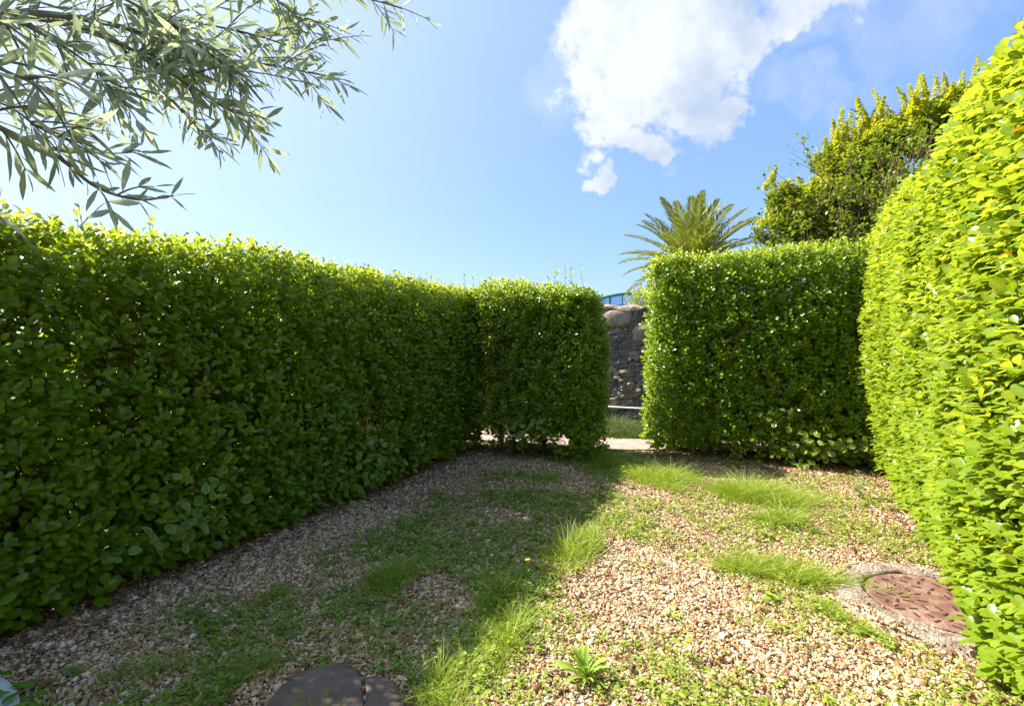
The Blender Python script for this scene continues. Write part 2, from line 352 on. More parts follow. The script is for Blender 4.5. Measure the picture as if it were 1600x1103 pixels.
# pebbles: points instanced by geometry nodes, one object of stuff
MH = P(1470, 955); MH = np.array([2.08, 2.5, 0])
def pebbles():
    pts = []; 
    def fill(n, f):
        s_ = rng.random(n); w = rng.random(n); x, y = f(s_, w); return np.stack([x, y], 1)
    # denser near the camera
    area = lambda a0, a1: (lambda s_, w: (A1[0]+U[0]*(a0+(a1-a0)*s_)+Nn[0]*(-.5+5.0*w), A1[1]+U[1]*(a0+(a1-a0)*s_)+Nn[1]*(-.5+5.0*w)))
    p = np.concatenate([fill(360000, area(-1.6, 2.2)), fill(170000, area(2.2, 5.6))])
    keep = p[:, 1] > 1.2
    md = np.hypot(p[:, 0]-MH[0], p[:, 1]-MH[1]); keep &= (md > .43+.03*np.sin(5*np.arctan2(p[:, 1]-MH[1], p[:, 0]-MH[0]))) | ((md > .32) & (rng.random(len(p)) < .03+.9*np.clip((md-.43)/.1, 0, 1)))
    nz = Sn(1.3, 5)(p[:, 0], p[:, 1])
    keep &= rng.random(len(p)) < np.clip(.84+nz*.35, .22, 1)
    p = p[keep]; n = len(p)
    sc = np.clip(rng.lognormal(math.log(.0040), .42, n), .0020, .014)
    md = np.hypot(p[:, 0]-MH[0], p[:, 1]-MH[1]); V = np.stack([p[:, 0], p[:, 1], -.006+sc*.45+rng.random(n)*.006+np.where(md < .45, .036*np.clip((.475-md)/.05, 0, 1), 0)], 1)
    me = bpy.data.meshes.new('gravel'); me.vertices.add(n); me.vertices.foreach_set('co', V.ravel().astype(np.float32))
    def fa(nm, dat, typ):
        a = me.attributes.new(nm, typ, 'POINT'); a.data.foreach_set('vector' if typ == 'FLOAT_VECTOR' else 'value', dat.ravel().astype(np.float32 if typ != 'INT' else np.int32))
    fa('scl', np.stack([sc*(1+.5*rng.random(n)), sc*(.75+.35*rng.random(n)), sc*(.5+.35*rng.random(n))], 1), 'FLOAT_VECTOR')
    fa('rot', np.stack([rng.normal(0, .45, n), rng.normal(0, .45, n), rng.random(n)*6.28], 1), 'FLOAT_VECTOR')
    fa('prand', rng.random(n), 'FLOAT'); fa('pick', rng.integers(0, 4, n), 'INT')
    ob = link('gravel', me, None); tag(ob, 'loose rounded pinkish beige gravel spread between the hedges', 'gravel', kind='stuff')
    ng = bpy.data.node_groups.new('pebbles', 'GeometryNodeTree'); ng.interface.new_socket('Geometry', in_out='INPUT', socket_type='NodeSocketGeometry')
    ng.interface.new_socket('Geometry', in_out='OUTPUT', socket_type='NodeSocketGeometry')
    N = ng.nodes.new; L = ng.links.new; gi = N('NodeGroupInput'); go = N('NodeGroupOutput')
    g2i = N('GeometryNodeGeometryToInstance')
    for k in range(4):
        ic = N('GeometryNodeMeshIcoSphere'); ic.inputs['Radius'].default_value = 1; ic.inputs['Subdivisions'].default_value = 2
        nzn = N('ShaderNodeTexNoise'); nzn.noise_dimensions = '4D'; nzn.inputs['W'].default_value = k*3.7; nzn.inputs['Scale'].default_value = .9; nzn.inputs['Detail'].default_value = 1
        sub = N('ShaderNodeVectorMath'); sub.operation = 'SUBTRACT'; sub.inputs[1].default_value = (.5, .5, .5); L(nzn.outputs['Color'], sub.inputs[0])
        sca = N('ShaderNodeVectorMath'); sca.operation = 'SCALE'; sca.inputs['Scale'].default_value = 1.1; L(sub.outputs[0], sca.inputs[0])
        sp = N('GeometryNodeSetPosition'); L(ic.outputs[0], sp.inputs[0]); L(sca.outputs[0], sp.inputs['Offset'])
        sm = N('GeometryNodeSetShadeSmooth'); L(sp.outputs[0], sm.inputs[0])
        mt = N('GeometryNodeSetMaterial'); mt.inputs['Material'].default_value = M_pebble; L(sm.outputs[0], mt.inputs[0]); L(mt.outputs[0], g2i.inputs[0])
    iop = N('GeometryNodeInstanceOnPoints'); L(gi.outputs[0], iop.inputs['Points']); L(g2i.outputs[0], iop.inputs['Instance']); iop.inputs['Pick Instance'].default_value = True
    def na(nm, typ):
        a = N('GeometryNodeInputNamedAttribute'); a.data_type = typ; a.inputs['Name'].default_value = nm; return a.outputs['Attribute']
    L(na('pick', 'INT'), iop.inputs['Instance Index']); L(na('scl', 'FLOAT_VECTOR'), iop.inputs['Scale'])
    er = N('FunctionNodeEulerToRotation'); L(na('rot', 'FLOAT_VECTOR'), er.inputs[0]); L(er.outputs[0], iop.inputs['Rotation'])
    L(iop.outputs[0], go.inputs[0])
    md = ob.modifiers.new('pebbles', 'NODES'); md.node_group = ng
pebbles()

# ------------------------------------------------------------------ hedges
def hedge(label, A, dirv, wdir, length, thick, H, s0=0.0, dens=330, young_lit=.10, vis=(0, 99), base=.12, seed=1, nwk=.8, leafL=(.050, .088),
          bulge=0.0, zb=0.0, amp=1.0, recess=0.0, back_d=.95, r=.16, gap=0.0, top_young_lit=1.0, lowthin=.25, vari=(), flat=.25):
    """A = ground point on the face, dirv along, wdir away from the alley."""
    A = np.array([A[0], A[1], 0.0]); a = np.array([dirv[0], dirv[1], 0.0]); b = np.array([wdir[0], wdir[1], 0.0]); z = np.array([0, 0, 1.0])
    root = thing('hedge', label, 'hedge', A + a*(s0+length/2) + b*thick/2)
    n1 = Sn(2.2, seed); n2 = Sn(6.5, seed+1); n3 = Sn(2.0, seed+2)
    mb = MB(); L_, T_ = length, thick
    faces = [('front', L_*H, 1.0), ('back', L_*H, back_d), ('top', L_*T_, 1.0), ('end0', T_*H, .8), ('end1', T_*H, .9), ('core', L_*H, 1.25)]
    for fname, ar, dk in faces:
        n = int(ar*dens*dk); u = rng.random(n); v = rng.random(n)
        if fname == 'core': p = np.stack([u*L_, T_*(.3+.4*rng.random(n)), base+.1+(H-base-.25)*v], 1); nn = np.tile([0, -1.0, 0], (n, 1))
        elif fname in ('front', 'back'): p = np.stack([u*L_, np.full(n, 0.0 if fname == 'front' else T_), base+(H-base)*v], 1); nn = np.tile([0, -1.0 if fname == 'front' else 1.0, 0], (n, 1))
        elif fname == 'top': p = np.stack([u*L_, v*T_, np.full(n, H)], 1); nn = np.tile([0, 0, 1.0], (n, 1))
        else: p = np.stack([np.full(n, 0.0 if fname == 'end0' else L_), u*T_, base+(H-base)*v], 1); nn = np.tile([-1.0 if fname == 'end0' else 1.0, 0, 0], (n, 1))
        # keep full density only where it can be seen
        inv = (p[:, 0]+s0 > vis[0]) & (p[:, 0]+s0 < vis[1]); keep = inv | (rng.random(n) < .4)
        p = p[keep]; nn = nn[keep]; n = len(p)
        # round the box
        q = np.stack([np.clip(p[:, 0], r, L_-r), np.clip(p[:, 1], r, T_-r), np.minimum(p[:, 2], H-r)], 1)
        dd = p-q; nr = np.where(np.linalg.norm(dd, axis=1, keepdims=True) > 1e-6, unit(dd), nn)
        if fname != 'core': p = q + nr*r
        und = amp*(.045*n1(p[:, 0]+p[:, 1]*.7, p[:, 2]+p[:, 1]*.5) + .022*n2(p[:, 0]+p[:, 1], p[:, 2]))
        low = np.clip(1-(p[:, 2]-base)/.35, 0, 1)
        # holes & thin foot
        hol = n3(p[:, 0], p[:, 2]*.9)
        pk = np.clip(1.0 - lowthin*low*(1.2+.8*hol) - np.clip(hol-1.15, 0, .5)*.5, .12, 1); k2 = rng.random(n) < pk
        if recess and fname == 'front': k2 &= rng.random(n) < np.clip((p[:, 0]-.25)/(recess*.5) + np.clip((p[:, 2]-H+.35)/.2, 0, 1), .30, 1)
        p = p[k2]; nr = nr[k2]; und = und[k2]; low = low[k2]; n = len(p)
        dep = np.minimum(rng.exponential(.085, n), .34)
        und = und + bulge*np.sin(PI*np.clip(p[:, 2]/H, 0, 1))**.8*np.maximum(-nr[:, 1], 0)
        p = p + nr*(und-dep)[:, None] - np.stack([0*low, np.zeros(n), 0*low], 1)
        # to world
        def W(x): return x[:, 0:1]*a + x[:, 1:2]*b + x[:, 2:3]*z
        pw = A + a*s0 + W(p); nw = W(nr)
        ax = unit(nw*.75 + z*.75 + rvec(n)*.55)
        yo_lit = np.clip((p[:, 2]-(H-.24-.16*rng.random(n)))/.18, 0, 1)*top_young_lit*(.4+.6*rng.random(n))  # yellow top band: new growth plus the sunlit edge put into leaf colour
        yo_lit = np.clip(np.maximum(yo_lit, young_lit*(.0+2.0*rng.random(n)))*np.exp(-dep/.15)*1.15, 0, 1)
        sl = rng.uniform(.05, .11, n); ph0 = rng.random(n)*6.28
        perpA = unit(np.cross(ax, rvec(n))); perpB = np.cross(ax, perpA)
        big = 1+.30*low
        for k in range(6):
            t = k/5.0; ph = ph0 + k*2.4 + rng.normal(0, .3, n)
            rad = perpA*np.cos(ph)[:, None] + perpB*np.sin(ph)[:, None]
            pp = pw + ax*(sl*(t-.35))[:, None] + rad*.006
            tilt = .25+.55*t
            d = unit(ax*tilt - z*zb*.35*tilt + rad*(1-.25*t) + nw*.35 + rvec(n)*.25)
            nrm = unit(ax*.7 - rad*.30 + nw*nwk + z*(flat+zb) + SUNV*flat + rvec(n)*.35)
            Ln = rng.uniform(leafL[0], leafL[1], n)*(1-.38*max(0, t-.5))*big*(1-.25*yo_lit)
            mb.leaves(pp, d, nrm, Ln, Ln*rng.uniform(.52, .68, n), rng.random(n), np.clip(yo_lit*(.75+.35*t), 0, 1), 'oval', .10, .14)
    # leggy new shoots above the clipped top
    mbsl = []; ns = int(L_*9)
    for i in range(ns):
        s_ = rng.random()*L_; w = rng.random()*T_*.8+.05; hh = rng.uniform(.03, .13) if rng.random() < .85 else rng.uniform(.12, .2)
        p0 = A+a*(s0+s_)+b*w+z*(H-.05); tip = p0+z*(hh+.06)+rvec(1)[0]*.03
        pts = bez(p0, (p0+tip)/2+rvec(1)[0]*.012, tip, 4); mbsl.append(pts)
        m = int(4+hh*45); t = rng.random(m); t = np.sort(t); pp = p0+(tip-p0)*t[:, None]
        ph = np.arange(m)*2.4+rng.random()*6; rad = np.stack([np.cos(ph), np.sin(ph), np.full(m, .55)], 1)
        mb.leaves(pp, unit(rad+z*t[:, None]*.8), unit(z+.0*rad-rad*.3+rvec(m)*.3), rng.uniform(.028, .05, m), rng.uniform(.017, .028, m), rng.random(m), rng.uniform(.2, .8, m)*top_young_lit, 'oval', .12, .1)
    mb.build('foliage', M_hedge, root)
    # stems and branchlets
    tb = MB(); x = max(.15, r*1.1)
    for pts in mbsl: tb.tube(pts, .0022, .001, 4)
    while x < L_-max(.1, r*1.1):
        inside = vis[0]-.5 < x+s0 < vis[1]+.5
        base_p = A+a*(s0+x+rng.normal(0, .04))+b*(T_*rng.uniform(.25, .6))
        for st in range(rng.integers(2, 5)):
            top = base_p + a*rng.normal(0, .22)+b*rng.normal(0, .10)+z*(H-rng.uniform(.15, .5))
            tl = (top-A)@a-s0; top = top+a*(np.clip(tl, r, L_-r)-tl)
            mid = base_p+a*rng.normal(0, .07)+b*rng.normal(0, .08)+z*.35
            pts = bez(base_p, mid, top, 9)+rng.normal(0, .008, (9, 3)); tb.tube(pts, rng.uniform(.012, .02), .005, 6)
            for q_ in range(46 if inside else 3):
                t = rng.uniform(.12, 1); bp = pts[int(t*8)]
                out = a*rng.normal(0, .6)+b*rng.normal(-.45, .8)+z*rng.uniform(.2, 1.1); e = bp+unit(out)*rng.uniform(.18, .42)
                el = (e-A)@a-s0; e = e+a*(np.clip(el, .12, L_-.12)-el); e_loc = (e-A)@b
                e = e + b*(np.clip(e_loc, .09, T_-.09)-e_loc); e[2] = min(e[2], H-.04)
                p3 = bez(bp, (bp+e)/2+rng.normal(0, .02, 3), e, 5); tb.tube(p3, rng.uniform(.003, .006), .0015, 4)
        x += rng.uniform(.2, .4)
    tb.build('stems', M_twig, root)
    # variegated sprigs
    for (s_, zz, sp, cnt) in vari:
        vm = MB(); n = cnt
        c = A+a*(s_)+z*zz
        pp = c + a*rng.normal(0, sp, (n, 1)) + z*rng.normal(0, sp*.75, (n, 1)) - b*rng.uniform(.03, .13, (n, 1))
        pp[:, 2] = np.maximum(pp[:, 2], .05)
        d = unit(-b*.5+rvec(n)*.9+z*-.1); nv = unit(-b*1.0+z*.6+rvec(n)*.5); Ln = rng.uniform(.05, .085, n)
        vm.leaves(pp, d, nv, Ln, Ln*.68, rng.random(n), np.full(n, .0), 'oval', .1, .12, vari=1.0)
        vo = vm.build('variegated_leaves', M_hedge, root); vo['label'] = 'leaves with cream edges'
    return root

def px_on(A, a, px):      # distance along a face at which it crosses image column px
    k = (px-800)/800; return (k*A[1]-A[0])/(a[0]-k*a[1])
h1 = hedge('long shaded green hedge on the left with sunlit yellow green top edge', A1, U, -Nn, 8.6, .72, 1.86, s0=-4.1,
      dens=620, young_lit=.13, vis=(-.6, 4.6), base=.04, seed=3, lowthin=.18, leafL=(.036, .068), amp=.6,
      vari=[(px_on(A1, U, 262), .30, .10, 34), (px_on(A1, U, 300), .46, .10, 20), (px_on(A1, U, 575), .36, .17, 46), (px_on(A1, U, 570), .16, .10, 24)])
# orange yellow dying sprig in hedge 1
ym = MB(); c0 = np.array([*(A1+U*px_on(A1, U, 566)), .56])+np.array([NX, NY, 0])*.05; n = 26
pp = c0+np.stack([rng.normal(0, .022, n), rng.normal(0, .022, n), rng.uniform(-.09, .09, n)], 1)
ym.leaves(pp, unit(rvec(n)+np.array([NX, NY, .6])), unit(np.array([NX, NY, .6])+rvec(n)*.6), rng.uniform(.022, .04, n), rng.uniform(.010, .018, n), rng.random(n), rng.random(n), 'oval')
ym.tube([c0-np.array([0, 0, .1]), c0, c0+np.array([0, 0, .1])], .006, .004, 5); yo = ym.build('withered_sprig', M_yellow, h1); yo['label'] = 'small orange yellow dying sprig'

C2 = A1 + U*4.42           # inner corner
D2 = unit(np.array([.915, -.40]))
B2 = np.array([-D2[1], D2[0]])   # away from camera
h2 = hedge('short hedge with rounded end and open foot, left of the gap', (-.27-.915*.42, 5.72+.4*.42), D2, B2, 1.64, .76, 1.93, s0=0, dens=640, young_lit=.16,
      base=.06, seed=9, lowthin=.62, leafL=(.034, .062), vari=[(.85, .30, .10, 26), (1.1, .42, .06, 14)], r=.33, recess=1.0)
A3 = np.array([1.52, 5.84])
h3 = hedge('tall square cut hedge in shade, right of the gap to the stone wall', A3, D2, B2, 2.75, .8, 2.25, s0=0, dens=560, young_lit=.14,
      base=.06, seed=15, lowthin=.55, leafL=(.036, .066), amp=.8, vari=[(px_on(A3, D2, 1265), .20, .16, 60), (px_on(A3, D2, 1215), .50, .08, 18), (px_on(A3, D2, 1320), .26, .10, 26), (.08, .28, .05, 8)], r=.2)
W4 = np.array([U4[1], -U4[0]])
h4 = hedge('tall bright yellow green hedge in full sun on the near right beside the manhole', A4, U4, W4, 6.7, .8, 2.46, s0=-3.0, dens=860, young_lit=.55, vis=(-.3, 4.2), bulge=.12, zb=.8, nwk=.35,  # yellower leaves on this side carry the full sun in their colour
      base=.06, seed=21, lowthin=.1, leafL=(.042, .080), top_young_lit=.9, amp=.8, flat=.6)

# ------------------------------------------------------------------ path, wall, rail beyond the gap
Wc = P(985, 660) ; Wc[1] = 8.1; Wc[0] = 185/800*8.1
DW = np.array([D2[0], D2[1], 0]); BW = np.array([B2[0], B2[1], 0])
def strip(name, c, half0, half1, w, z, mat):
    c = np.asarray(c)[:2]; d = D2; b = B2
    return sheet(name, [c-d*half0, c+d*half1, c+d*half1+b*w, c-d*half0+b*w], z, mat)
pc = P(985, 706)
fr_ = [(-2.6, 7.5), (-.9, 6.75), (.3, 6.25), (.95, 6.03), (1.35, 5.95), (2.0, 5.99), (3.2, 5.72), (5.2, 5.25)]
pm = MB(); Vf = np.array([[x, y+dy, .02] for x, y in fr_ for dy in (0, .62)]); i_ = np.arange(len(fr_)-1)*2
pm.add(Vf, [np.stack([i_, i_+2, i_+3, i_+1], 1)]); tag(pm.build('path', M_path), kind='structure')
o = A1-U*4.6-Nn*1.95; sheet('path', [o, o+Nn*.85, o+Nn*.85+U*9.4, o+U*9.4], .016, M_path)

def stone_wall():
    root = thing('stone_wall', 'dark grey rubble stone wall seen through the gap between the hedges', 'wall', (Wc[0], Wc[1], 0))
    L0, L1, H, th = -5.0, 4.0, 1.80, .45; step = .0225
    s_ = np.arange(L0, L1+1e-6, step); h_ = np.arange(0, H+1e-6, step); Sg, Hg = np.meshgrid(s_, h_, indexing='ij')
    # stones: jittered seeds, wider than tall
    r = np.random.default_rng(4); seeds = []
    y = .06
    while y < H+.1:
        x = L0-.2; rowh = r.uniform(.07, .20)
        while x < L1+.2:
            w = r.choice([.08, .14, .2, .3, .4])*r.uniform(.8, 1.2); seeds.append((x+w/2, y+r.normal(0, .04), r.random(), w, rowh)); x += w
        y += rowh*.95
    sd_ = np.array(seeds); F1 = np.full(Sg.shape, 9.); F2 = F1.copy(); ID = np.zeros(Sg.shape, int)
    jx = .05*Sn(16, 3)(Sg, Hg); jy = .04*Sn(18, 8)(Sg, Hg)
    for k, (x, y, c, w, rh) in enumerate(sd_):
        ix = np.where(np.abs(s_-x) < .5)[0]; iy = np.where(np.abs(h_-y) < .36)[0]
        if not len(ix) or not len(iy): continue
        sl = np.ix_(ix, iy); d = np.hypot((Sg[sl]+jx[sl]-x)/(w*.5+.02), (Hg[sl]+jy[sl]-y)/(rh*.5+.01))
        f1 = F1[sl]; f2 = F2[sl]; idd = ID[sl]; m = d < f1
        f2n = np.where(m, f1, np.minimum(f2, d)); F1[sl] = np.where(m, d, f1); F2[sl] = f2n; ID[sl] = np.where(m, k, idd)
    gap = np.clip((F2-F1)/.35, 0, 1); rr = sd_[ID, 2]
    disp = .065*gap**.45 + .045*(rr-.5)*gap + .016*Sn(38, 5)(Sg, Hg)*gap + .010*Sn(90, 6)(Sg, Hg)
    o3 = np.array([Wc[0], Wc[1], 0])
    V = o3 + Sg[..., None]*DW + Hg[..., None]*np.array([0, 0, 1.]) - disp[..., None]*BW
    n, m = Sg.shape; i, j = np.meshgrid(np.arange(n-1), np.arange(m-1), indexing='ij')
    q = np.stack([i*m+j, (i+1)*m+j, (i+1)*m+j+1, i*m+j+1], -1).reshape(-1, 4)
    mb = MB(); mb.add(V.reshape(-1, 3), [q], {'rnd': rr.ravel(), 'edge': (1-gap).ravel()})
    R = np.stack([DW, BW, np.array([0, 0, 1.])], 1)
    mb.box((L0, .005, 0), (L1, th, H-.004), R, o3)
    mm, nt, b = nodemat('rubble stone'); c = ramp(nt, att(nt, 'rnd'), [(0, (.07, .072, .085)), (.3, (.13, .13, .145)), (.5, (.23, .19, .165)), (.75, (.36, .28, .21)), (1, (.10, .105, .125))])
    c = mixc(nt, mth(nt, 'MULTIPLY', noise(nt, 30, 6, .65), .6), c, (.27, .215, .17)); c = mixc(nt, mth(nt, 'MULTIPLY', att(nt, 'edge'), .5), c, (.25, .19, .14))
    nt.links.new(c, b.inputs['Base Color']); b.inputs['Roughness'].default_value = .9; bump(nt, b, noise(nt, 55, 8, .7), .8, .02)
    mb.build('masonry', mm, root, smooth=False)
    # big pale boulders set in the top course and the flat coping
    M_b = simple('pale boulder', [(.3, (.22, .155, .115)), (.55, (.35, .27, .20)), (.8, (.46, .38, .30))], 9, bs=.7, bd=.02, bscale=30)
    x = L0+.2; r = np.random.default_rng(2)
    spots = [(-.30, .30), ]
    def boulder(cx, cz, w, h, dpt, sd0):
        u = np.linspace(0, 2*PI, 22, endpoint=False); v = np.linspace(.02, PI-.02, 12); uu, vv = np.meshgrid(u, v, indexing='ij')
        X = np.sin(vv)*np.cos(uu); Y = np.sin(vv)*np.sin(uu); Z = np.cos(vv); nz = Sn(2.5, sd0); f = 1+.16*nz(X*1.3+Z, Y*1.3-Z)
        sg = lambda t, e: np.sign(t)*np.abs(t)**e
        V = o3+(cx+w/2*sg(X, .5)*f)[..., None]*DW + (.02+dpt*sg(Y, .8)*f)[..., None]*BW+(cz+h/2*sg(Z, .55)*f)[..., None]*np.array([0, 0, 1.])
        n, m = uu.shape; i, j = np.meshgrid(np.arange(n), np.arange(m-1), indexing='ij'); i2 = (i+1) % n
        bb = MB(); bb.add(V.reshape(-1, 3), [np.stack([i*m+j, i2*m+j, i2*m+j+1, i*m+j+1], -1).reshape(-1, 4), np.array([[i*m for i in range(3)]])])
        bb.build('boulder', M_b, root)
    boulder(-.20, 1.64, .52, .30, .15, 1); boulder(.22, 1.40, .34, .24, .12, 2)
    for k in range(11):
        cx = -4.6+k*.78+r.uniform(-.1, .1)
        if -.7 < cx < .5: continue
        boulder(cx, 1.62+r.uniform(-.05, .02), r.uniform(.25, .5), r.uniform(.18, .26), .09, 10+k)
    cp = MB(); n = 240; ss_ = np.linspace(L0, L1, n); prof = [(-.075, -.005), (-.085, .03), (-.05, .05), (.2, .06), (.46, .05), (.5, .03), (.5, 0)]
    nz = Sn(5, 31); V = []
    for k, (d_, z_) in enumerate(prof): V.append(o3+ss_[:, None]*DW+(d_+.018*nz(ss_*2, k*.7))[:, None]*BW+(H+z_+.022*nz(ss_, k*.15+4)+.02*nz(ss_*4, k+4.))[:, None]*np.array([0, 0, 1.]))
    V = np.stack(V, 1); m = len(prof); i, j = np.meshgrid(np.arange(n-1), np.arange(m-1), indexing='ij')
    cp.add(V.reshape(-1, 3), [np.stack([i*m+j, (i+1)*m+j, (i+1)*m+j+1, i*m+j+1], -1).reshape(-1, 4)]); cp.build('coping', M_b, root)
stone_wall()
# white pipe along the wall on brackets
pr = thing('pipe', 'thin white pipe running low along the foot of the stone wall', 'pipe', (Wc[0], Wc[1]-.12, 0))
pb = MB(); a0 = np.array([Wc[0], Wc[1], .235])-BW*.16; pb.tube([a0-DW*4.5, a0-DW*1.5, a0, a0+DW*1.5, a0+DW*3.5], .014, .014, 10); pb.build('pipe_run', M_white, pr)
for t in (-3.3, -1.9, -.75, .75, 2.1, 3.2):
    bb = MB(); R = np.stack([DW, BW, np.array([0, 0, 1.])], 1); bb.box((t-.012, -.004, -.03), (t+.012, .17, -.016), R, a0); bb.build('bracket', M_white, pr)

# ------------------------------------------------------------------ grass tufts
def blades(mb, c, rx, ry, ang, n, h, lean=.5, w=.0028, young_lit=(.1, .6), z0=0.0, curve=.6):
    u = np.sqrt(rng.random(n)); th = rng.random(n)*6.28; lx = rx*u*np.cos(th); ly = ry*u*np.sin(th)
    ca, sa = math.cos(ang), math.sin(ang); x = c[0]+lx*ca-ly*sa; y = c[1]+lx*sa+ly*ca
    p = np.stack([x, y, np.full(n, z0-.004)], 1); outv = np.stack([lx*ca-ly*sa, lx*sa+ly*ca, 0*x], 1)/max(rx, ry)
    d = unit(np.array([0, 0, 1.0])+outv*lean+rng.normal(0, .22, (n, 3))*[1, 1, .2]); hh = h*rng.uniform(.45, 1.1, n)*(1-.35*u**2)
    bendv = unit(d*[1, 1, 0]+rng.normal(0, .15, (n, 3))*[1, 1, 0])
    side = unit(np.cross(d, rvec(n))); ts = [0, .35, .7, 1]; ws = [1, .9, .6, 0]; V = []
    cv = curve*rng.uniform(.3, 1.2, n)
    for t, q in zip(ts, ws):
        cc = p+d*(hh*t)[:, None]+bendv*(hh*cv*t*t*.8)[:, None]-np.array([0, 0, 1.])*(hh*cv*t*t*.35)[:, None]
        if q: V += [cc-side*w*q*.5, cc+side*w*q*.5]
        else: V += [cc]
    V = np.stack(V, 1); off = (np.arange(n)*7)[:, None, None]
    mb.add(V.reshape(-1, 3), [(np.array([[0, 1, 3, 2], [2, 3, 5, 4]])[None]+off).reshape(-1, 4), (np.array([[4, 5, 6]])[None]+off).reshape(-1, 3)],
           {'rnd': np.repeat(rng.random(n), 7), 'young_lit': np.repeat(rng.uniform(young_lit[0], young_lit[1], n), 7)})
G_ = 'grass tufts on the gravel'
UA = math.atan2(UY, UX); DA = math.atan2(D2[1], D2[0])
tufts = [  # last pair yellows the blades: sun and shade painted into each tuft
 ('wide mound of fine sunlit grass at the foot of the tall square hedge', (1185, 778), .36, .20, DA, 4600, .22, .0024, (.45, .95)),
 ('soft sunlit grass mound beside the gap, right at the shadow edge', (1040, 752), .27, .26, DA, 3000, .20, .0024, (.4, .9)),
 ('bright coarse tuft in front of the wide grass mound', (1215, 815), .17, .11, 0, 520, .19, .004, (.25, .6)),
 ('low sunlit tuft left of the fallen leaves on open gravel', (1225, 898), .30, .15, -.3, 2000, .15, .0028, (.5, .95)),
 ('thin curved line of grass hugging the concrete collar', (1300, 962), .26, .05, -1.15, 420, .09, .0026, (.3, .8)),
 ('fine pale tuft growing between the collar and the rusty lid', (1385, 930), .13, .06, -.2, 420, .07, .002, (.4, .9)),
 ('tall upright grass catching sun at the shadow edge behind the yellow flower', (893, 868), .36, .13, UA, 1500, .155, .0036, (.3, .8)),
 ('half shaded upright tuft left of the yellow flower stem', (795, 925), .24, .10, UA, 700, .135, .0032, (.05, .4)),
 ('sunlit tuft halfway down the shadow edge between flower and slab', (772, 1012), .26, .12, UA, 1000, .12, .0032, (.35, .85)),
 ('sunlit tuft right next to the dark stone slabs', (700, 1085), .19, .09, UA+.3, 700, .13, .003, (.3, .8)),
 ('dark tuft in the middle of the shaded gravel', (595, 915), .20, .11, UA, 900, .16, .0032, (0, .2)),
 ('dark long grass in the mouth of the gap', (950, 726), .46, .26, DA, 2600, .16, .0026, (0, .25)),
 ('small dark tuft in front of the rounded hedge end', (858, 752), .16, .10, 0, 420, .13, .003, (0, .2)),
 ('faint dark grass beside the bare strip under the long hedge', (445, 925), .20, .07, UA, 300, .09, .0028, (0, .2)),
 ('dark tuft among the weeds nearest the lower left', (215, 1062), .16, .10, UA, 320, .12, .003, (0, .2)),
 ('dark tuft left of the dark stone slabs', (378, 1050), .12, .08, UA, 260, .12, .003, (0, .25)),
]
for (lb, (px, py), rx, ry, an, n, h, w, yg_lit) in tufts:
    c = P(px, py); t = MB(); ca_, sa_ = math.cos(an), math.sin(an); nsub = 26 if n > 1200 else (9 if n > 400 else 5)
    for q_ in range(nsub):
        rr0 = math.sqrt(random.random()); th0 = random.random()*6.28; lx = rx*rr0*math.cos(th0); ly = ry*rr0*math.sin(th0); f_ = random.uniform(.55, 1.15)*(1.1-.45*rr0)
        blades(t, (c[0]+lx*ca_-ly*sa_, c[1]+lx*sa_+ly*ca_), rx*.34, max(ry*.34, .03), an, int(n/nsub*random.uniform(.6, 1.4)), h*f_*1.5, w=w, young_lit=yg_lit, lean=.95, curve=.9)
    ob = t.build('grass_tuft', M_grass); tag(ob, lb, 'grass tuft', G_)
    me = ob.data; me.transform(__import__('mathutils').Matrix.Translation((-c[0], -c[1], 0))); ob.location = (c[0], c[1], 0)

# verge plants between path and wall: ground cover
vg = MB(); vc = np.array([Wc[0], Wc[1], 0])-BW*.55
for k in range(70):
    cc = vc+DW*rng.uniform(-4.2, 3.2)+BW*rng.uniform(-.85, .32); blades(vg, cc, .22, .16, 0, 230, rng.uniform(.10, .22), w=.006, young_lit=(.0, .25), lean=1.0)
for k in range(26):
    cc = vc+DW*rng.uniform(-.5, .6)+BW*rng.uniform(-.8, .3); blades(vg, cc, .2, .14, 0, 260, rng.uniform(.14, .24), w=.005, young_lit=(.0, .3), lean=1.1)
tag(vg.build('verge_grass', leafmat('shade-darkened verge blade', (.03, .06, .008), (.09, .13, .015), (.22, .24, .04), rough=.6, trans=.25)), 'low grassy ground cover between the pink path and the stone wall', 'ground cover', kind='stuff')  # dark green grass, its colours lowered further to paint in shade

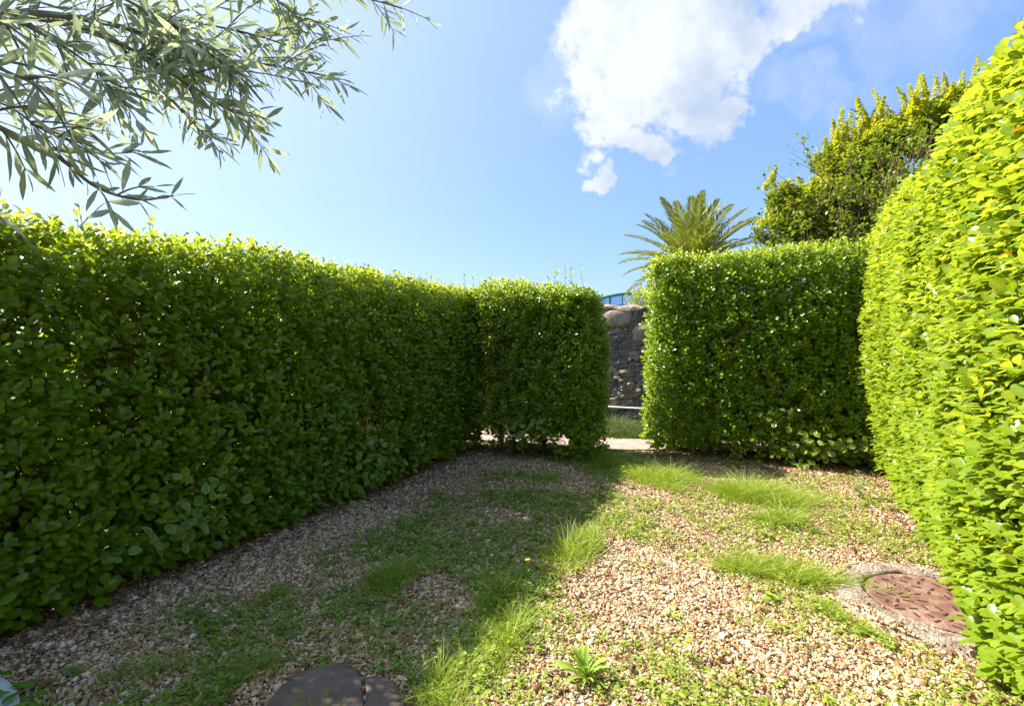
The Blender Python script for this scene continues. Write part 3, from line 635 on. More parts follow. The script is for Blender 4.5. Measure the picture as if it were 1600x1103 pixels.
# ------------------------------------------------------------------ weeds, ground cover
def weeds():
    mb = MB(); N = 230000
    s_ = rng.uniform(-1.8, 4.9, N); w = rng.uniform(.1, 4.2, N); x = A1[0]+U[0]*s_+Nn[0]*w; y = A1[1]+U[1]*s_+Nn[1]*w
    n1, n2 = Sn(2.6, 41)(x, y), Sn(9, 42)(x, y)
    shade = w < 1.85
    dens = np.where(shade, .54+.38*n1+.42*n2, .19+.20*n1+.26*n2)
    dens *= np.clip((w-.42-.12*n1)/.35, 0, 1)
    dens += .7*np.exp(-((w-1.85-.10*n1)/.22)**2)*(s_ < 1.8)*np.clip(.8+.5*n2, .2, 1.2)   # weeds along the shadow edge
    dens += .45*np.exp(-(((x-1.5)/.8)**2+((y-3.6)/.55)**2)) + .35*np.exp(-(((x-1.4)/.5)**2+((y-3.0)/.4)**2))
    dens *= np.where(np.hypot(x-MH[0], y-MH[1]) < .5, 0, 1)
    sl_ = (x > -1.02) & (x < -.37) & (y < 1.99); dens = np.where(sl_, 0, dens)
    dist = np.hypot(x, y); dens *= np.clip(1.25-dist*.06, .5, 1.2)
    k = (rng.random(N) < np.clip(dens, 0, .95)*.42) & (y > 1.2); x, y, shade = x[k], y[k], shade[k]; n = len(x)
    c = np.stack([x, y, np.zeros(n)+.004], 1); size = .66*rng.lognormal(0, .42, n)
    h = .018*size*rng.uniform(.5, 2.2, n)
    for q in range(7):
        ph = q*2.4+rng.random(n)*6; rad = np.stack([np.cos(ph), np.sin(ph), np.zeros(n)], 1); lvl = (q/6)*h
        p = c+rad*(.008*size*rng.random(n))[:, None]; p[:, 2] += lvl
        L_ = .0165*size*rng.uniform(.6, 1.3, n)
        mb.leaves(p, unit(rad+np.array([0, 0, .45])*rng.random((n, 1))+rvec(n)*.2), unit(np.array([0, 0, 1.])+rvec(n)*.35), L_, L_*.55, rng.random(n), np.clip(np.where(shade, .15, .55)+rng.normal(0, .3, n), 0, 1), 'simple', .1, .15)  # sun and shade zones put into leaf colour, yellower where lit
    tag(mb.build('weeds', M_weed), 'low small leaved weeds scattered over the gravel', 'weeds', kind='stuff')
    # hair-thin sprouting grass
    gb = MB(); k2 = rng.random(n) < .25; idx = np.where(k2)[0]
    for i in rng.permutation(idx)[:9000]: blades(gb, (x[i], y[i]), .03, .03, 0, 5, .045, w=.0022, young_lit=(.1, .8), lean=.9)
    tag(gb.build('sprouting_grass', M_grass), 'thin sprouting grass blades scattered among the gravel', 'grass', kind='stuff')
weeds()

def litter():
    mb = MB(); n = 5200
    s_ = rng.uniform(-1.8, 4.5, n); w = np.abs(rng.normal(0, .18, n))-.45*rng.random(n)
    x = A1[0]+U[0]*s_+Nn[0]*w; y = A1[1]+U[1]*s_+Nn[1]*w
    m = 3400; t = rng.uniform(0, 3.2, m); v = rng.normal(.1, .25, m); x2 = A3[0]+D2[0]*t+B2[0]*v; y2 = A3[1]+D2[1]*t+B2[1]*v
    m3 = 2200; t = rng.uniform(-.3, 1.4, m3); v = rng.normal(.15, .28, m3); x3 = C2[0]+D2[0]*t+B2[0]*v; y3 = C2[1]+D2[1]*t+B2[1]*v
    m4 = 900; t = rng.uniform(0, 4.0, m4); v = -rng.exponential(.22, m4)+.1; x4 = A4[0]+U4[0]*t+W4[0]*v; y4 = A4[1]+U4[1]*t+W4[1]*v
    m5 = 1500; t = rng.uniform(-1.5, 4.6, m5); v = rng.uniform(.2, 4.0, m5); x5 = A1[0]+U[0]*t+Nn[0]*v; y5 = A1[1]+U[1]*t+Nn[1]*v
    x = np.concatenate([x, x2, x3, x4, x5]); y = np.concatenate([y, y2, y3, y4, y5]); n = len(x)
    p = np.stack([x, y, rng.uniform(.006, .022, n)], 1); d = rvec(n)*[1, 1, .25]; L_ = rng.uniform(.015, .05, n)
    mb.leaves(p, d, unit(np.array([0, 0, 1.])+rvec(n)*.5), L_, L_*.5, rng.random(n), np.clip(rng.normal(.15, .3, n), 0, 1), 'simple', .2, .3)
    tag(mb.build('leaf_litter', M_litter), 'brown dry fallen leaves lying under the hedges', 'leaf litter', kind='stuff')
litter()

# ------------------------------------------------------------------ manhole, collar, slabs, stone
def disc(mb, c, r, z0, z1, n=72, wob=0.0, sd0=0, bevel=.004):
    th = np.linspace(0, 2*PI, n, endpoint=False); nz = Sn(1.6, sd0); f = 1+wob*nz(np.cos(th)*2, np.sin(th)*2)
    rings = [(r, z0), (r, z1-bevel), (r-bevel, z1)]
    V = [np.stack([c[0]+q*f*np.cos(th), c[1]+q*f*np.sin(th), np.full(n, z)], 1) for q, z in rings]
    V = np.concatenate(V+[np.array([[c[0], c[1], z1]])]); F = []
    j = np.arange(n); j2 = (j+1) % n
    for k in range(2): F.append(np.stack([k*n+j, k*n+j2, (k+1)*n+j2, (k+1)*n+j], 1))
    mb.add(V, F+[np.stack([2*n+j, 2*n+j2, np.full(n, 3*n)], 1)])
col = MB(); n = 120; th = np.linspace(0, 2*PI, n, endpoint=False)
nzc = Sn(1.4, 77); nzd = Sn(5, 78); fo = 1+.05*nzc(np.cos(th)*2, np.sin(th)*2)+.015*nzd(np.cos(th)*2, np.sin(th)*2)
prof = [(.305, -.01, 0), (.305, .022, 0), (.318, .030, 0), (.345, .031, .2), (.38, .033, .5), (.42, .024, .8), (.45, .014, 1), (.475, .002, 1), (.49, -.02, 1)]
V = []
for (r_, z_, w_) in prof:
    q = r_*(1+(fo-1)*w_); V.append(np.stack([MH[0]+q*np.cos(th), MH[1]+q*np.sin(th), z_+.005*nzd(np.cos(th)*r_*9, np.sin(th)*r_*9)*(1 if z_ > .0 else 0)], 1))
V = np.concatenate(V); F = []; j = np.arange(n); j2 = (j+1) % n
for k in range(len(prof)-1): F.append(np.stack([k*n+j, k*n+j2, (k+1)*n+j2, (k+1)*n+j], 1))
col.add(V, F); tag(col.build('concrete_collar', M_collar), 'rough pale concrete ring set in the gravel round the rusty lid', 'manhole collar')
mr = thing('manhole_cover', 'round rusty red iron manhole cover half under the sunlit hedge', 'manhole cover', tuple(MH))
l = MB(); disc(l, MH, .293, -.01, .024, 96); rb = l
for ring, (rr_, cnt) in enumerate([(.250, 22), (.195, 17), (.14, 12), (.085, 7)]):
    for k in range(cnt):
        a = 2*PI*(k+.5*(ring % 2))/cnt; ca, sa = math.cos(a+(.9 if (k+ring) % 2 else -.5)), math.sin(a+(.9 if (k+ring) % 2 else -.5))
        R = np.array([[ca, -sa, 0], [sa, ca, 0], [0, 0, 1]]); rr2 = rr_+random.uniform(-.008, .008); rb.box((-random.uniform(.014, .026), -.005, -.004), (random.uniform(.012, .02), .005, .0026), R, (MH[0]+rr2*math.cos(a), MH[1]+rr2*math.sin(a), .0245), mi=1)
rb.build('lid', [M_rust, M_rustd], mr, smooth=False)
for sgn in (-1, 1):
    kh = MB(); kh.box((-.022, -.008, -.004), (.022, .008, .0012), None, (MH[0]+sgn*.13, MH[1]-.04*sgn, .0245)); kh.build('key_slot', M_rustd, mr)

def slab(name, label, cat, pxs, ztop, mat, thick=.05, sd0=1, rough=.006, group=None):
    pts = np.array([P(*q)[:2] for q in pxs]); c = pts.mean(0); ring = []
    m = len(pts)
    cl = spline([np.array([*p, 0]) for p in pts]+[np.array([*pts[0], 0])], 3)[:-1, :2]; n = len(cl); nz = Sn(14, sd0); V = []
    lev = [(1.01, -.02), (1.0, ztop*.6), (.992, ztop-.003), (.97, ztop), (.7, ztop+.002), (.4, ztop+.003), (.15, ztop)]
    for f, z in lev:
        q = c+(cl-c)*f; V.append(np.stack([q[:, 0], q[:, 1], z+rough*nz(q[:, 0], q[:, 1])*(1 if z > 0 else 0)], 1))
    V.append(np.array([[c[0], c[1], ztop]])); V = np.concatenate(V); j = np.arange(n); j2 = (j+1) % n; F = []
    for k in range(len(lev)-1): F.append(np.stack([k*n+j, k*n+j2, (k+1)*n+j2, (k+1)*n+j], 1))
    k = len(lev)-1; F.append(np.stack([k*n+j, k*n+j2, np.full(n, (k+1)*n)], 1))
    mb = MB(); mb.add(V, F); tag(mb.build(name, mat), label, cat, group)
slab('stone_slab', 'larger dark grey brown stone slab at the front of the shaded gravel', 'stone slab', [(412, 1120), (440, 1082), (480, 1056), (520, 1045), (548, 1046), (562, 1062), (566, 1090), (560, 1150), (470, 1170), (405, 1150)], .026, M_slab, sd0=3, group='stone slabs')
slab('stone_slab', 'smaller dark stone slab touching the weeds right of the larger one', 'stone slab', [(569, 1066), (590, 1062), (612, 1072), (628, 1100), (632, 1160), (566, 1165), (572, 1100)], .020, M_slab, sd0=5, group='stone slabs')
slab('stone', 'small pale greenish stone in the lowest left corner', 'stone', [(-60, 1120), (-40, 1078), (0, 1070), (22, 1088), (30, 1115), (-10, 1150)], .035, M_palest, sd0=8)

# ------------------------------------------------------------------ single herbs
def herb(name, label, cat, base, stems, mat, mstem=M_grass, flower=None):
    root = thing(name, label, cat, tuple(base)); lf = MB(); st = MB(); tips = []
    for (dx, dy, h, nl, Ll, asp) in stems:
        tip = base+np.array([dx, dy, h]); pts = bez(base, base+np.array([dx*.2, dy*.2, h*.6]), tip, 8); st.tube(pts, .0022, .0012, 5); tips.append(tip)
        for k in range(nl):
            t = (k+1)/nl; p = pts[int(t*7)]; ph = k*2.4 if nl < 14 else k*1.57; r_ = np.array([math.cos(ph), math.sin(ph), .35+.5*t])
            for sg in ((1, -1) if mat is M_pale else (1,)):
                rv = r_*[sg, sg, 1]; lf.leaves(p[None], unit(rv)[None], unit(np.array([0, 0, 1.])-rv*.3)[None], Ll*(1.1-.5*t), Ll*asp*(1.1-.5*t), random.random(), random.random()*.5, 'lance', .15, .2)
    st.build('stem', mstem, root); lf.build('leaves', mat, root)
    if flower:
        fl = MB()
        for tip in tips:
            for ringk, (cnt, Lp, el) in enumerate([(16, .016, .35), (12, .011, .9)]):
                a = np.arange(cnt)*2*PI/cnt; d = np.stack([np.cos(a), np.sin(a), np.full(cnt, el)], 1)
                fl.leaves(np.tile(tip, (cnt, 1)), d, unit(np.array([0, 0, 1.])-d*.3), Lp, .004, .5, .5, 'simple', .1, .1)
        fl.build('flower_head', M_petal, root)
    return root
herb('hawkweed', 'thin weed with one yellow flower head at the edge of the shadow', 'flower', P(824, 925), [(.0, 0, .165, 6, .03, .3)], M_weed, flower=True)
herb('seedling', 'pale whitish green upright seedling at the far foot of the sunlit hedge', 'seedling', P(1343, 778), [(-.01, 0, .21, 7, .055, .55), (.045, .0, .14, 5, .045, .55), (-.05, .02, .10, 4, .04, .55)], M_pale)
herb('weed_plant', 'tall leafy weed in shade in front of the dark middle tuft', 'weed', P(575, 950), [(0, 0, .10, 8, .035, .4), (.05, .01, .08, 7, .033, .4), (-.05, .0, .07, 6, .03, .4), (.09, .02, .06, 6, .03, .4)], M_weed, M_weed)
herb('weed_plant', 'leafy sunlit weed in the strip above the smaller slab', 'weed', P(640, 1070), [(0, 0, .11, 8, .04, .42), (.05, .01, .09, 7, .035, .42), (-.04, .0, .08, 6, .035, .42), (.11, .03, .10, 7, .035, .42)], M_weed, M_weed)
herb('weed_plant', 'pale leafy weed at the shadow edge below the yellow flower', 'weed', P(845, 935), [(0, 0, .09, 8, .034, .42), (.05, .03, .10, 7, .034, .42), (-.05, -.03, .08, 6, .03, .42), (.09, .06, .08, 6, .03, .42)], M_weed, M_weed)
herb('weed_plant', 'pale leafy weed where tall grass meets open gravel', 'weed', P(930, 862), [(0, 0, .12, 8, .036, .42), (.05, .03, .13, 8, .036, .42), (-.05, -.03, .1, 7, .033, .42), (.1, .06, .09, 6, .03, .42)], M_weed, M_weed)
# rosette of toothed upright leaves
def rosette(base, label, n, Lm, name='dandelion', mat=M_weed, tilt=(.5, 1.6), young_lit=.5):
    root = thing(name, label, 'weed', tuple(base)); mb = MB()
    for k in range(n):
        a = k*2.4+rng.normal(0, .2); el = rng.uniform(*tilt); d = unit(np.array([math.cos(a), math.sin(a), el])); Ln = Lm*rng.uniform(.55, 1.1); sd_ = unit(np.cross([0, 0, 1.], d)); nrm = np.cross(d, sd_)
        m = 14; t = np.linspace(0, 1, m); wv = Ln*.075*(np.sin(PI*np.clip(t, .02, .98)**.8)**.7*(.35+.65*t))*(1+.35*(np.arange(m) % 2)); wv[-1] = .0005; wv[0] = .002
        cen = base+d*(Ln*t)[:, None]-np.array([0, 0, 1.])*(Ln*.35*t**2.2)[:, None]+np.array([0, 0, .004])
        V = np.stack([cen-sd_*wv[:, None]+nrm*(wv*.35)[:, None], cen, cen+sd_*wv[:, None]+nrm*(wv*.35)[:, None]], 1).reshape(-1, 3)
        i = np.arange(m-1)*3; F = np.concatenate([np.stack([i, i+1, i+4, i+3], 1), np.stack([i+1, i+2, i+5, i+4], 1)])
        mb.add(V, [F], {'rnd': random.random(), 'young_lit': young_lit*random.uniform(.5, 1.4), 'edge': 0., 'vari': 0.})
    mb.build('leaves', mat, root)
rosette(P(915, 1062), 'bright green rosette of long toothed leaves standing in sunlit gravel', 38, .165, tilt=(.5, 2.6), young_lit=.4)
rosette(P(1050, 965), 'small sunlit rosette of thin leaves on the open gravel', 11, .09, tilt=(.4, 1.4), young_lit=.5)
rosette(P(1345, 990), 'small flat rosette beside the concrete ring', 9, .06, tilt=(.2, 1.0), young_lit=.5)
# broad low leaves in the lower left corner
bl = thing('broadleaf_weed', 'dark broad leaved weed spreading low in the lower left corner', 'weed', tuple(P(35, 1092))); lf = MB(); n = 26
bp = P(35, 1094)+np.stack([rng.normal(0, .09, n), rng.normal(0, .05, n), rng.uniform(.01, .05, n)], 1)
lf.leaves(bp, unit(rvec(n)*[1, 1, .2]), unit(np.array([0, 0, 1.])+rvec(n)*.3), rng.uniform(.05, .09, n), rng.uniform(.028, .045, n), rng.random(n)*.5, 0.0, 'oval'); lf.build('leaves', M_weed, bl)
# horsetail sprout on the slab's near edge
ht = thing('horsetail', 'yellow green horsetail sprouts in front of the larger dark slab', 'weed', tuple(P(480, 1125))); hb = MB(); hs_ = MB()
for (px, py, h) in ((472, 1128, .15), (505, 1130, .14), (528, 1126, .09), (462, 1134, .09), (490, 1136, .10), (545, 1130, .06)):
    b0 = P(px, py); tip = b0+np.array([rng.normal(0, .012), rng.normal(0, .01), h]); pts = bez(b0, (b0+tip)/2+rng.normal(0, .006, 3), tip, 8); hs_.tube(pts, .0018, .0008, 5)
    for k in range(1, 6):
        for q in range(5):
            a = q*1.256+k*.7; e = pts[k]+np.array([math.cos(a)*.02, math.sin(a)*.02, .022])*rng.uniform(.6, 1.2); hb.tube([pts[k], (pts[k]+e)/2+[0, 0, .001], e], .0008, .0004, 4)
M_horse = simple('horsetail green', [(.3, (.26, .32, .04)), (.7, (.40, .44, .07))], 30)
hs_.build('stem', M_horse, ht); hb.build('branches', M_horse, ht)

# ------------------------------------------------------------------ olive tree overhanging from the left
def olive():
    base = np.array([-1.75, .75, 0.0]); root = thing('olive_tree', 'grey green olive tree reaching in from the upper left close to the camera', 'tree', tuple(base))
    tr = MB(); top = np.array([-1.55, .80, 1.75]); trunk = spline([base, base+np.array([.03, .02, .6]), base+np.array([.12, -.02, 1.2]), top], 6); tr.tube(trunk, .085, .05, 12)
    tw = MB(); lf = MB()
    def foliate(pts, Ll, sp=.026, t0=0.0, young_lit=0.1):
        seg = np.linalg.norm(np.diff(pts, axis=0), axis=1); cum = np.concatenate([[0], np.cumsum(seg)]); tot = cum[-1]
        s_ = np.arange(t0*tot+.005, tot, sp); n = len(s_)
        if n == 0: return
        p = np.stack([np.interp(s_, cum, pts[:, k]) for k in range(3)], 1); tan = unit(np.stack([np.interp(s_, cum, np.gradient(pts[:, k], cum)) for k in range(3)], 1))
        ref = rvec(1); A = unit(np.cross(tan, ref)); B = np.cross(tan, A); ang = np.arange(n)*PI/2+rng.normal(0, .3, n)
        for sg in (0, PI):
            r_ = A*np.cos(ang+sg)[:, None]+B*np.sin(ang+sg)[:, None]; d = unit(tan*rng.uniform(.45, 1.1, (n, 1))+r_*.75+rvec(n)*.2+np.array([0, 0, -.12]))
            frac = s_/tot; L_ = Ll*rng.uniform(.85, 1.35, n)*(1-.45*np.clip((frac-.75)/.25, 0, 1))
            k = rng.random(n) < .93
            lf.leaves(p[k], d[k], unit(tan*.3-r_*.4+rvec(n)*.6+np.array([0, 0, .8]))[k], L_[k], (L_*rng.uniform(.145, .20, n))[k], rng.random(k.sum()), np.clip(young_lit*rng.random(k.sum())*2, 0, 1), 'lance', .10, .10)
        lf.leaves(pts[-1:], tan[-1:], unit(rvec(1)+[0, 0, 1.]), Ll*.6, Ll*.12, .5, .3, 'lance')
    def limb(pp, r0, r1, Ll, sub=0, subL=.18, t0=.0, dirs=None, fol=True, young_lit=.1):
        r0 *= .5; Ll *= 1.02
        pts = spline(pp, 8); tw.tube(pts, r0, r1, 6)
        if fol: foliate(pts, Ll, t0=t0, young_lit=young_lit)
        for k in range(int(sub*1.4)):
            t = rng.uniform(.08, .92); i = int(t*(len(pts)-1)); b = pts[i]; tn = unit(pts[min(i+2, len(pts)-1)]-pts[max(i-2, 0)])
            d = unit(tn*1.0+rvec(1)[0]*.85+np.array([.10, .0, -.12])); ln = subL*rng.uniform(.5, 1.15)
            e = b+d*ln; p3 = bez(b, b+d*ln*.5+np.array([0, 0, .012]), e, 8); tw.tube(p3, .0018, .0009, 5); foliate(p3, Ll, t0=.08, young_lit=young_lit)
    T = top
    # (image column, row, distance) way points, each a real place in front of the camera
    def W(*a): return [Q(*q) for q in a]
    limb([T]+W((-260, 20, 1.0), (40, -60, 1.15), (250, -30, 1.25), (430, -25, 1.35), (560, -5, 1.5), (628, 14, 1.55)), .022, .0012, .062, 12, .16, t0=.45, young_lit=.25)
    limb([T]+W((-200, 40, .95), (20, 20, 1.05), (180, 40, 1.15), (310, 85, 1.2), (440, 105, 1.25), (532, 124, 1.3)), .02, .0012, .060, 17, .16, t0=.42, young_lit=.15)
    limb(W((-180, 20, .98), (60, 30, 1.1), (200, 75, 1.15), (290, 130, 1.15), (350, 168, 1.2), (398, 182, 1.22)), .012, .0012, .056, 15, .14, t0=.3)
    limb(W((180, 60, 1.15), (240, 130, 1.15), (295, 185, 1.15), (340, 235, 1.15)), .004, .0010, .050, 4, .10)
    limb(W((100, -40, 1.2), (220, 20, 1.25), (330, 40, 1.3), (420, 62, 1.35), (500, 92, 1.4)), .008, .0012, .058, 14, .17)
    limb(W((60, -90, 1.1), (180, -10, 1.1), (270, 40, 1.1), (340, 95, 1.12), (372, 130, 1.15)), .008, .0012, .060, 14, .16)
    limb(W((-80, -20, .95), (40, 40, .98), (110, 80, 1.0), (160, 120, 1.0), (185, 165, 1.0)), .008, .0012, .055, 9, .12)
    limb(W((330, -90, 1.3), (400, -30, 1.3), (455, 20, 1.35), (480, 40, 1.4)), .005, .0012, .055, 7, .14, young_lit=.25)
    # left cluster, nearer
    limb([T]+W((-330, 130, .75), (-90, 165, .72), (10, 205, .78), (90, 245, .85), (150, 292, .88), (215, 312, .9), (272, 306, .92)), .014, .0012, .058, 4, .09, t0=.66)
    limb(W((60, 232, .82), (120, 236, .86), (170, 240, .88), (212, 238, .9)), .003, .001, .050, 1, .06)
    limb(W((-60, 150, .72), (10, 165, .75), (70, 205, .78), (128, 225, .8)), .004, .001, .052, 6, .10)
    limb(W((-120, 60, .55), (-30, 95, .55), (40, 125, .56), (100, 150, .58)), .005, .001, .050, 4, .08)
    limb(W((-120, 190, .55), (-40, 180, .55), (20, 168, .56), (60, 165, .58)), .004, .001, .050, 2, .06)
    limb(W((-140, 300, .7), (-60, 325, .7), (-12, 332, .72), (8, 348, .72)), .003, .001, .055, 1, .05)
    limb(W((-160, 0, .6), (-60, 20, .62), (10, 40, .65), (55, 75, .68)), .005, .001, .050, 4, .09)
    # the rest of the crown, out of the frame above and to the left
    for k in range(46):
        a = rng.uniform(0, 6.28); rr_ = rng.uniform(.25, .8); e = np.array([-1.6+rr_*math.cos(a), .7+rr_*math.sin(a)*.7, rng.uniform(2.0, 2.9)])
        if e[1] > .3 and (e[0]/e[1]) > -1.12: continue
        limb([T+rng.normal(0, .03, 3), (T+e)/2+rng.normal(0, .08, 3)+np.array([0, 0, .15]), e], .010, .0015, .058, 6, .16, t0=.4)
    tr.build('trunk', M_bark, root); tw.build('branches', M_bark, root); lf.build('crown', M_olive, root)
olive()

# ------------------------------------------------------------------ palm behind the wall
def palm():
    d0 = 15.0; c = Q(1082, 426, d0); base = np.array([c[0], c[1], 0]); root = thing('palm_tree', 'feather palm with arching fronds rising behind the hedge and stone wall', 'palm tree', tuple(base))
    tb = MB(); n = 40; pts = np.stack([np.full(n, base[0]), np.full(n, base[1]), np.linspace(0, c[2]-.1, n)], 1); tb.tube(pts, .30, .27, 14)
    V = tb.v[0]; ang = np.arange(len(V)); V[:, :2] += (V[:, :2]-base[:2])*(.10*((np.arange(len(V))//14) % 2))[:, None]; tb.build('trunk', M_bark, root)
    bs = MB()
    for k in range(34):
        a = k*2.4; z = c[2]-.45+.5*(k/34); p0 = np.array([c[0]+.26*math.cos(a), c[1]+.26*math.sin(a), z]); bs.tube([p0, p0+[.08*math.cos(a), .08*math.sin(a), .1], p0+[.16*math.cos(a), .16*math.sin(a), .25]], .045, .02, 6)
    bs.build('leaf_bases', simple('palm leaf base', [(.3, (.30, .14, .03)), (.7, (.50, .27, .07))], 8), root)
    for k in range(58):
        a = k*2.39996+rng.normal(0, .1); q = (k+.5)/58; el0 = math.radians(88-80*q**.9+rng.normal(0, 3)); Lf = 2.3*(1-.12*abs(q-.4))*rng.uniform(.92, 1.06); m = 26
        droop = .38+.62*q; t = np.linspace(0, 1, m); el = el0-droop*t**1.7; ds = Lf/(m-1)
        xr = np.concatenate([[0], np.cumsum(np.cos(el[:-1]))*ds]); zr = np.concatenate([[0], np.cumsum(np.sin(el[:-1]))*ds])
        h = np.array([math.cos(a), math.sin(a), 0]); cen = c+h*(xr+.05)[:, None]+np.array([0, 0, 1.])*zr[:, None]
        fr = MB(); fr.tube(cen, .018, .004, 5); nl = 74
        s_ = np.linspace(.10, .995, nl); p = np.stack([np.interp(s_, t, cen[:, i]) for i in range(3)], 1); tn = unit(np.gradient(p, axis=0)); sd_ = unit(np.cross(tn, [0, 0, 1.0]) if abs(el0) < 1.5 else np.cross(tn, h)); up = np.cross(sd_, tn)
        Ll = .38*np.sin(PI*np.clip(s_*.93+.07, 0, 1))**.6+.05
        for sg in (-1, 1):
            d = unit(sd_*sg*.8+tn*(.55+.9*s_[:, None])+up*.30+rng.normal(0, .08, (nl, 3))); nr = unit(up+rng.normal(0, .25, (nl, 3)))
            fr.leaves(p, d, nr, Ll*rng.uniform(.85, 1.1, nl), np.full(nl, .032), rng.random(nl), np.clip(.25+.3*rng.normal(0, 1, nl), 0, 1)*(.6+.8*q), 'thin', .1, .18)
        fr.build('frond', M_palm, root)
palm()

# ------------------------------------------------------------------ broadleaf tree behind the right hedges
def tree():
    d0 = 11.5; base = np.array([*Q(1440, 400, d0)[:2], 0]); root = thing('tree', 'bushy tree with upright yellow green shoots above the tall hedges at right', 'tree', tuple(base))
    tb = MB(); tips = []
    def grow(p, d, L, r, lv):
        m = 6; e = p+d*L; mid = (p+e)/2+rvec(1)[0]*L*.10; pts = bez(p, mid, e, m); tb.tube(pts, r, r*.62, 7 if lv < 2 else 4)
        if lv >= 5: tips.append(e); return
        if lv >= 3: tips.append(pts[3])
        for k in range(3 if lv < 4 else 2): grow(pts[-1-(k % 2)], unit(d*.9+rvec(1)[0]*.72+np.array([0, 0, .22])), L*rng.uniform(.66, .86), r*.6, lv+1)
    for k in range(6):
        a = k*1.05; grow(base+np.array([math.cos(a)*.1, math.sin(a)*.1, 0]), unit(np.array([math.cos(a)*.42, math.sin(a)*.34, 1.])), 1.75, .075, 0)
    tips = np.array(tips)
    lf = MB()
    # crown leaves: clumps on an uneven set of lobes
    lobes = [(1240, 325, 11.2, .62), (1290, 300, 11.5, .75), (1220, 290, 11.3, .35), (1330, 250, 11.5, .70), (1300, 235, 11.7, .42), (1385, 215, 11.6, .75), (1450, 185, 11.8, .78), (1510, 150, 12.0, .7), (1400, 300, 11.9, .8),
             (1470, 270, 12, .95), (1340, 330, 11.8, .7), (1560, 230, 12, 1.1), (1650, 260, 12, 1.2), (1600, 150, 12.1, .8), (1560, 360, 12, 1.2), (1440, 360, 12, .8), (1370, 200, 12.2, .6), (1205, 345, 11.5, .45), (1275, 355, 11.2, .5)]
    lo = np.array([[*Q(a+4, b+16, d), r*.84] for a, b, d, r in lobes])
    P_ = []; Yg = []
    for x, y, z, r in lo:
        n = int(1350*r*r)
        v = rvec(n); rad = r*(1-.45*rng.random(n)**2.2); p = np.array([x, y, z])+v*rad[:, None]*[1, 1, .85]
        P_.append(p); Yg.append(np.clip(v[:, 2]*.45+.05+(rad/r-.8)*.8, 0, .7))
    P_ = np.concatenate(P_); Yg = np.concatenate(Yg)
    gn = Sn(3.4, 91); k = gn(P_[:, 0]+P_[:, 1]*.6, P_[:, 2]-P_[:, 1]*.4) > -.5; low = P_[:, 2] < 4.3; k &= ~(low & (rng.random(len(P_)) < .5)); P_ = P_[k]; Yg = Yg[k]
    if len(tips): P_ = np.concatenate([P_, tips]); Yg = np.concatenate([Yg, np.full(len(tips), .05)])
    for q in range(9):
        n = len(P_); p = P_+rng.normal(0, .06, (n, 3)); d = unit(rvec(n)+np.array([0, 0, -.1])); L_ = rng.uniform(.055, .10, n)
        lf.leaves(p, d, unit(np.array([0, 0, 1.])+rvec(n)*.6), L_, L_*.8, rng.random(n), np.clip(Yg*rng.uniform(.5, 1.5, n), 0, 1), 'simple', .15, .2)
    # upright shoots
    sh = [(1213, 262), (1226, 285), (1270, 240), (1300, 186), (1316, 170), (1338, 152), (1350, 172), (1362, 140), (1372, 160), (1388, 172), (1402, 136), (1412, 162), (1440, 116), (1462, 118), (1474, 114), (1430, 145), (1452, 140), (1505, 112), (1490, 128), (1528, 88), (1290, 215), (1322, 190), (1200, 310), (1245, 275), (1560, 70), (1590, 90), (1328, 175), (1382, 150), (1420, 132)]
    for (px, py) in sh:
        d = rng.uniform(11.3, 12.2); tip = Q(px, py, d); ln = rng.uniform(.45, 1.15); b = tip-np.array([rng.normal(-.05, .2), rng.normal(0, .15), ln]); pts = bez(b, (b+tip)/2+rng.normal(0, .03, 3), tip, 8); tb.tube(pts, .012, .004, 4)
        s_ = np.arange(.0, 1.0, .028); 
        for s0 in s_:
            p = b+(tip-b)*s0; m = 9; a = rng.random(m)*6.28; r_ = np.stack([np.cos(a), np.sin(a), np.full(m, .25+.5*s0)], 1); L_ = rng.uniform(.055, .10, m)*(1.1-.6*s0)
            lf.leaves(p+r_*.08*(1-s0), unit(r_), unit(np.array([0, 0, 1.])+rvec(m)*.4), L_, L_*.75, rng.random(m), np.clip(rng.normal(.8, .2, m), 0, 1), 'simple', .15, .25)
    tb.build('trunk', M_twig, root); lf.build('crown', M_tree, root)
tree()

# small shrub on the wall top, behind it
def shrub():
    c = Q(1022, 466, 9.3); root = thing('shrub', 'pale green shrub peeping over the wall below the palm', 'shrub', (c[0], c[1], 0)); tb = MB(); lf = MB()
    for k in range(14):
        e = c+rvec(1)[0]*[.35, .3, .12]; tb.tube(bez(np.array([c[0], c[1], 0]), np.array([c[0], c[1], 1.2]), e, 6), .015, .004, 5)
    n = 1600; v = rvec(n); p = c+v*np.array([.52, .4, .24])*rng.uniform(.6, 1.05, (n, 1))
    L_ = rng.uniform(.03, .06, n); lf.leaves(p, rvec(n), unit(rvec(n)+[0, 0, 1.]), L_, L_*.5, rng.random(n), rng.uniform(.2, .7, n), 'simple'); tb.build('stems', M_bark, root); lf.build('foliage', M_tree, root)
shrub()

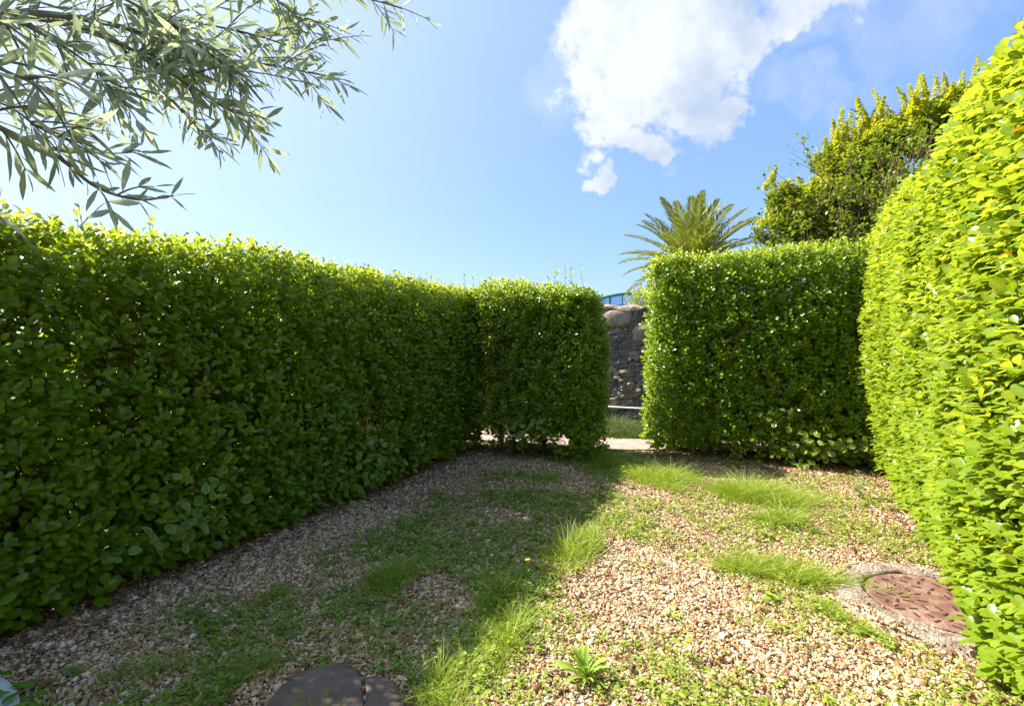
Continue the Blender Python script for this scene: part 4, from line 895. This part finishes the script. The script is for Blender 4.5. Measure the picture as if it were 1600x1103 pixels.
# ------------------------------------------------------------------ far glazed building with green frames
def building():
    D = 42.0; c = np.array([(960-800)/800*D, D, 0]); root = thing('glass_building', 'distant blue glazed building with a green frame and low curved roof above the wall', 'building', tuple(c))
    x0, x1 = c[0]-3.4, c[0]+14; y0, y1 = D, D+9; H = CAMH+(530-482)/800*D
    gm, nt, b = nodemat('blue glass'); b.inputs['Base Color'].default_value = (.42, .55, .78, 1); b.inputs['Roughness'].default_value = .08; b.inputs['Metallic'].default_value = .75
    def roofz(x):        # eaves sweep up from the left end and level out
        t = np.clip((x-x0)/5.2, 0, 1); return H+.15+1.15*(np.sin(t*PI/2))
    xs = np.linspace(x0, x1, 36); wl = MB(); V = []
    for x in xs: V += [(x, y0, 0), (x, y0, roofz(x)-.12), (x, y1, roofz(x)-.12), (x, y1, 0)]
    V = np.array(V); i = np.arange(len(xs)-1)*4; F = [np.stack([i+a, i+a+4, i+a+5, i+a+1], 1) for a in range(3)]+[np.array([[0, 1, 2, 3], [len(V)-4, len(V)-1, len(V)-2, len(V)-3]])]
    wl.add(V, F); wl.build('glass_wall', gm, root, smooth=False)
    rf = MB(); V = []
    for x in xs: V += [(x, y0-.25, roofz(x)-.16), (x, y0-.25, roofz(x)+.06), (x, y1+.2, roofz(x)+.06), (x, y1+.2, roofz(x)-.16)]
    V = np.array(V); V[:4, 0] -= .3; F = [np.stack([i+a, i+a+4, i+(a+1) % 4+4, i+(a+1) % 4], 1) for a in range(4)]+[np.array([[0, 1, 2, 3], [len(V)-4, len(V)-1, len(V)-2, len(V)-3]])]
    rf.add(V, F); rf.build('roof', M_green, root)
    k = 0
    for x in np.arange(x0+.05, x1, 1.0):
        k += 1; m = MB(); w = .07 if k % 3 == 1 else .03; m.box((x-w, y0-.07, 0), (x+w, y0-.004, roofz(x)-.17)); m.build('mullion', M_green, root, smooth=False)
    m = MB(); V = []
    for x in xs: 
        zz = H-.55+.75*np.sin(np.clip((x-x0)/5.2, 0, 1)*PI/2); V += [(x, y0-.10, zz), (x, y0-.10, zz+.16), (x, y0-.075, zz+.16), (x, y0-.075, zz)]
    V = np.array(V); m.add(V, [np.stack([i+a, i+a+4, i+(a+1) % 4+4, i+(a+1) % 4], 1) for a in range(4)]); m.build('transom', M_green, root)
building()
